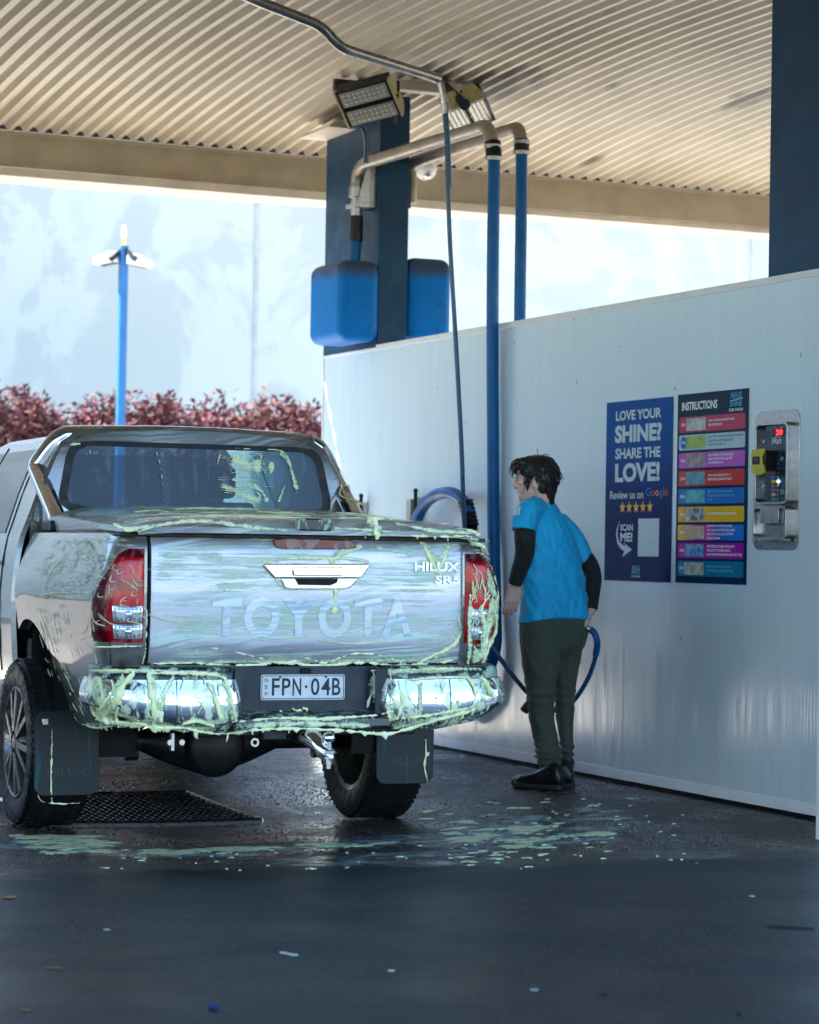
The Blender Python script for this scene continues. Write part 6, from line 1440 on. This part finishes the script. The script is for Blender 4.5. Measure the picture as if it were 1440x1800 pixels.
# --- hair
m = MB()
for f_, u_, s_, r in ((-.02, .048, 0, (.108, .086, .082)), (-.055, .005, 0, (.078, .086, .085)), (-.078, -.045, 0, (.042, .062, .06)), (-.082, -.085, 0, (.026, .05, .045)), (-.088, -.115, 0, (.016, .036, .028)), (.045, .085, .01, (.055, .06, .034)), (.075, .07, .015, (.03, .045, .028)), (-.02, .03, .06, (.045, .03, .045)), (-.02, .03, -.06, (.045, .03, .045)), (.02, .035, .062, (.026, .018, .034)), (.02, .035, -.062, (.026, .018, .034)), (-.052, -.03, .058, (.028, .022, .05)), (-.052, -.03, -.058, (.028, .022, .05))):
    m.ball(hp(f_, u_, s_), r, HM, 3)
m.build('hair', M_['hair'], pe, smooth=180, mods=[REMESH(.004), SMOOTH(8)])
m = MB(); hr = random.Random(3)
for k in range(760):
    a = hr.uniform(-math.pi, math.pi); el = hr.uniform(-.5, 1.35)
    d = hf*math.cos(a)*math.cos(el)+hs*math.sin(a)*math.cos(el)+hu*math.sin(el)
    if d.dot(hf) > .35 and el < .55: continue
    root = HC+hf*-.018+hu*.025+Vector((0, 0, 0))+HM @ Vector((d.dot(hf)*.100, d.dot(hs)*.082, d.dot(hu)*.098))
    fl_ = (hu*-1.0+d*.35+hf*(-.45 if d.dot(hf) < .2 else .5)); fl_ = (fl_-d*fl_.dot(d)*.85).normalized()
    L_ = hr.uniform(.04, .085); w = Vector((hr.gauss(0, 1), hr.gauss(0, 1), hr.gauss(0, 1)))*.006
    P = smooth_path([root-d*.006, root+fl_*L_*.35+d*.005+w*.5, root+fl_*L_*.75+d*.001+w, root+fl_*L_-d*.010+w*1.6], 3)
    m.tube(P, [lerp(.0042, .0012, i/(len(P)-1)) for i in range(len(P))], 5)
for k in range(46):                                            # loose fringe curls
    s_ = hr.uniform(-.045, .055); p = hp(.055+hr.uniform(-.02, .02), .10+hr.uniform(-.015, .012), s_); R1 = hr.uniform(.018, .038)
    P = [p+hf*(R1*1.25*math.sin(t))+hu*(R1*1.1*(math.cos(t)-1))+hs*.012*math.sin(t*1.7+k) for t in [i*.42 for i in range(hr.randrange(5, 9))]]
    m.tube(P, [lerp(.0046, .0014, i/(len(P)-1)) for i in range(len(P))], 5)
m.tube([hp(-.02, .12), hp(-.024, .15), hp(-.018, .165)], .0012, 4)
m.build('hair_strands', M_['hair'], pe, smooth=180)
# --- clothes
def cloth(name, a, c, rough=.75, fold=(7, 3, 2.2), fb=.6):
    m, N, L, B = newmat(name); oc = ocoord(N)
    L.new(mixc(N, L, ramp(N, L, nz(N, L, oc, 9, 4), .3, .7), a, c), B.inputs['Base Color']); B.inputs['Roughness'].default_value = rough
    B.inputs['Sheen Weight'].default_value = .08
    f1 = nz(N, L, mapping(N, L, oc, fold, (R_(20), R_(35), 0)), 1.6, 3, .45, 1.0); f2 = nz(N, L, oc, 420, 2)
    bumpn(N, L, B, mth(N, L, 'ADD', f1, mth(N, L, 'MULTIPLY', f2, .03)), fb, .05); return m
SH = cloth('sky_blue_jersey', (.0, .43, .80), (.0, .50, .88), .6, (7, 7, 2.0), .55); BK = cloth('black_sleeve_knit', (.006, .008, .010), (.011, .014, .017), .8, (9, 9, 4), .5); TR = cloth('dark_green_drill', (.058, .072, .052), (.076, .092, .068), .8, (6, 6, 3.0), .6)
rows = [(934, 962, 872, .060, .055), (926, 970, 879, .075, .05), (914, 977, 888, .088, .045), (905, 985, 900, .102, .04), (903, 995, 918, .115, .035), (906, 1004, 938, .122, .03), (911, 1012, 958, .122, .02), (914, 1019, 980, .12, .01), (916, 1024, 1005, .116, .0), (917, 1028, 1035, .116, -.01), (915, 1031, 1062, .120, -.015), (914, 1033, 1080, .123, -.02), (914, 1034, 1091, .124, -.02)]
m = MB(); rs = resample(rows, 5); RR = []
for i, (x0, x1, y, bb, dd) in enumerate(rs):
    r = oring(x0, x1, y, bb, dd, 40); hem = sstep(1055, 1091, y)
    for k, p in enumerate(r):
        t = 2*math.pi*k/40
        back = max(0, -math.sin(t)); p.z += hem*(.024*back-.006-.012*max(0, -math.cos(t)))
        n = (p-pp_((x0+x1)/2, y, dd)).normalized(); low = sstep(930, 1060, y)
        q = p*9; f_ = mnoise.noise(Vector((p.z*14+math.cos(t)*3.1, math.cos(t)*4.5+p.z*6, 1.7)))*.015+mnoise.noise(Vector((p.z*26-math.cos(t)*7, math.sin(t)*5, 4)))*.006
        r[k] = p+n*f_*(.35+low)
    RR.append(r)
loft(m, RR)
def arm_tube(pts, radii): m.tube(smooth_path(pts, 5), [interp(i/(5*(len(pts)-1)), [(k/(len(radii)-1), v) for k, v in enumerate(radii)]) for i in range(5*(len(pts)-1)+1)], 18)
arm_tube([pp_(950, 892, -.01), pp_(934, 897, -.06), pp_(924, 911, -.10), pp_(921, 933, -.12)], [.050, .066, .070, .066])
arm_tube([pp_(978, 916, .06), pp_(998, 938, .09), pp_(1016, 960, .10), pp_(1030, 987, .10)], [.060, .066, .056, .046])
shirt = m.build('t_shirt', SH, pe, smooth=180, mods=[REMESH(.0055), SMOOTH(5)])
m = MB(); arm_tube([pp_(922, 918, -.115), pp_(923, 945, -.125), pp_(922, 975, -.13), pp_(913, 1003, -.12), pp_(905, 1027, -.105)], [.056, .056, .050, .043, .035]); m.build('sleeve', BK, pe, smooth=180)
m = MB(); arm_tube([pp_(1023, 972, .10), pp_(1036, 992, .10), pp_(1043, 1014, .10), pp_(1042, 1038, .06), pp_(1040, 1072, .02)], [.044, .047, .045, .040, .031]); m.build('sleeve', BK, pe, smooth=180)
m = MB()
for k in range(3):
    x = 904.5+k*4.2
    pts = [pp_(x+.8, 893-k*1.2, -.19+k*.006), pp_(x-.6, 900, -.196+k*.006), pp_(x-.4, 906-k*.3, -.2+k*.006)]
    m.tube(pts, .0042, 6)
m.build('shoulder_stripe', M_['white'], shirt)
m = MB(); m.tube(smooth_path([pp_(936, 873, .0), pp_(944, 875, -.03), pp_(954, 878, -.03), pp_(963, 881, .01)], 5), .006, 8); m.build('collar', cloth('collar_rib', (.02, .25, .5), (.03, .3, .55)), shirt)
# trousers
def leg(rows, ax=axT, ay=ayT):
    RR = []
    for x0, x1, y, bb, dd in resample(rows, 5):
        r = oring(x0, x1, y, bb, dd, 28, Rh, Fh, 2.15); c = pp_((x0+x1)/2, y, dd)
        low = sstep(1285, 1325, y)*(1-sstep(1352, 1366, y)); knee = math.exp(-((y-1225)/28)**2)
        for k, p in enumerate(r):
            t = 2*math.pi*k/28; n = (p-c).normalized()
            f_ = low*.012*math.sin(y*.55+1.6*math.sin(t+1))+knee*.005*math.sin(y*.4+2*math.sin(t))+.005*mnoise.noise(Vector((p.z*20, math.cos(t)*2.6, math.sin(t)*2.6+y*.004)))
            r[k] = p+n*f_
        RR.append(r)
    loft(m, RR)
m = MB()
leg([(914, 1000, 1092, .12, -.02), (914, 992, 1115, .125, -.03), (914, 988, 1140, .118, -.03), (917, 984, 1170, .10, -.025), (922, 979, 1200, .09, -.02), (925, 976, 1230, .082, -.015), (929, 976, 1262, .076, -.01), (935, 981, 1292, .072, -.005), (940, 985, 1315, .072, 0), (941, 987, 1330, .074, 0), (947, 987, 1350, .068, 0), (948, 987, 1366, .066, 0)])
leg([(952, 1031, 1085, .115, .06), (956, 1029, 1112, .12, .07), (962, 1026, 1140, .112, .08), (970, 1020, 1170, .096, .085), (972, 1014, 1200, .084, .09), (974, 1011, 1230, .076, .09), (977, 1010, 1265, .068, .09), (983, 1008, 1295, .062, .09), (984, 1010, 1313, .066, .09), (985, 1008, 1326, .062, .09), (987, 1005, 1343, .056, .09)])
rr_ = [oring(x0, x1, y, bb, dd, 32) for x0, x1, y, bb, dd in resample([(920, 1027, 1060, .10, 0), (915, 1031, 1085, .12, .0), (914, 1031, 1110, .125, .0), (915, 1028, 1135, .115, .0), (930, 1015, 1152, .08, .02)], 6)]
loft(m, rr_)
tr = m.build('trousers', TR, pe, smooth=180, mods=[REMESH(.0055), SMOOTH(4)])
m = MB(); m.tube(smooth_path([pp_(926, 1112, -.155), pp_(925, 1135, -.15), pp_(929, 1152, -.14)], 4), .0035, 6); m.tube(smooth_path([pp_(1004, 1092, -.05), pp_(994, 1112, -.055), pp_(980, 1132, -.06), pp_(972, 1150, -.04)], 5), .003, 6); m.build('seam', TR, tr)
# boots
BT = pbr('black_boot_leather', (.008, .009, .011), .34, 0, .2, 14, .1, .15, 90); SO = pbr('boot_sole', (.014, .014, .014), .6)
def boot(label, heel, d, L_, shaft):
    d = d.normalized(); w = Vector((-d.y, d.x, 0)); m = MB(); RR = []
    for f_, hw, h0, h1 in ((-.035, .028, .02, .085), (-.01, .036, .02, .13), (.03, .040, .02, .14), (.08, .040, .02, .115), (.13, .044, .02, .088), (.18, .049, .02, .074), (.225, .047, .02, .066), (.255, .036, .02, .052), (.272, .018, .022, .040)):
        c = heel+d*(f_*L_/.27); ring = []
        for k in range(20):
            t = 2*math.pi*k/20; x, y = math.cos(t), math.sin(t); zc = (h0+h1)/2; ring.append(c+w*(hw*math.copysign(abs(x)**.8, x))+Vector((0, 0, zc+(h1-h0)/2*math.copysign(abs(y)**.75, y))))
        RR.append(ring)
    m.rings(RR); m.tube([heel+d*.02+Vector((0, 0, .08)), shaft], [.050, .046], 16)
    bo = m.build('boot', BT, pe, smooth=180, mods=[REMESH(.0055), SMOOTH(3)])
    m = MB(); pl = []
    for f_, hw in ((-.04, .022), (-.02, .038), (.04, .043), (.1, .042), (.17, .051), (.23, .048), (.265, .032), (.28, .010)): pl.append((f_*L_/.27, hw))
    O = pl+[(a, -c) for a, c in pl[::-1]]
    m.prism(O, (heel.x, heel.y, 0), d, w, (0, 0, 1), .0, .026); m.build('sole', SO, bo, bevel=.004)
h1 = onZ(980, 1388); h2 = onZ(996, 1383.5)
boot('', h1, -Rh*.76+Fh*.50, .245, pp_(969, 1352, .0))
boot('', h2, -Rh*.93+Fh*.22, .28, pp_(996, 1335, .09))
for o in list(S.objects):
    if o.parent is None and 'category' in o and 'kind' not in o: o['kind'] = 'thing'
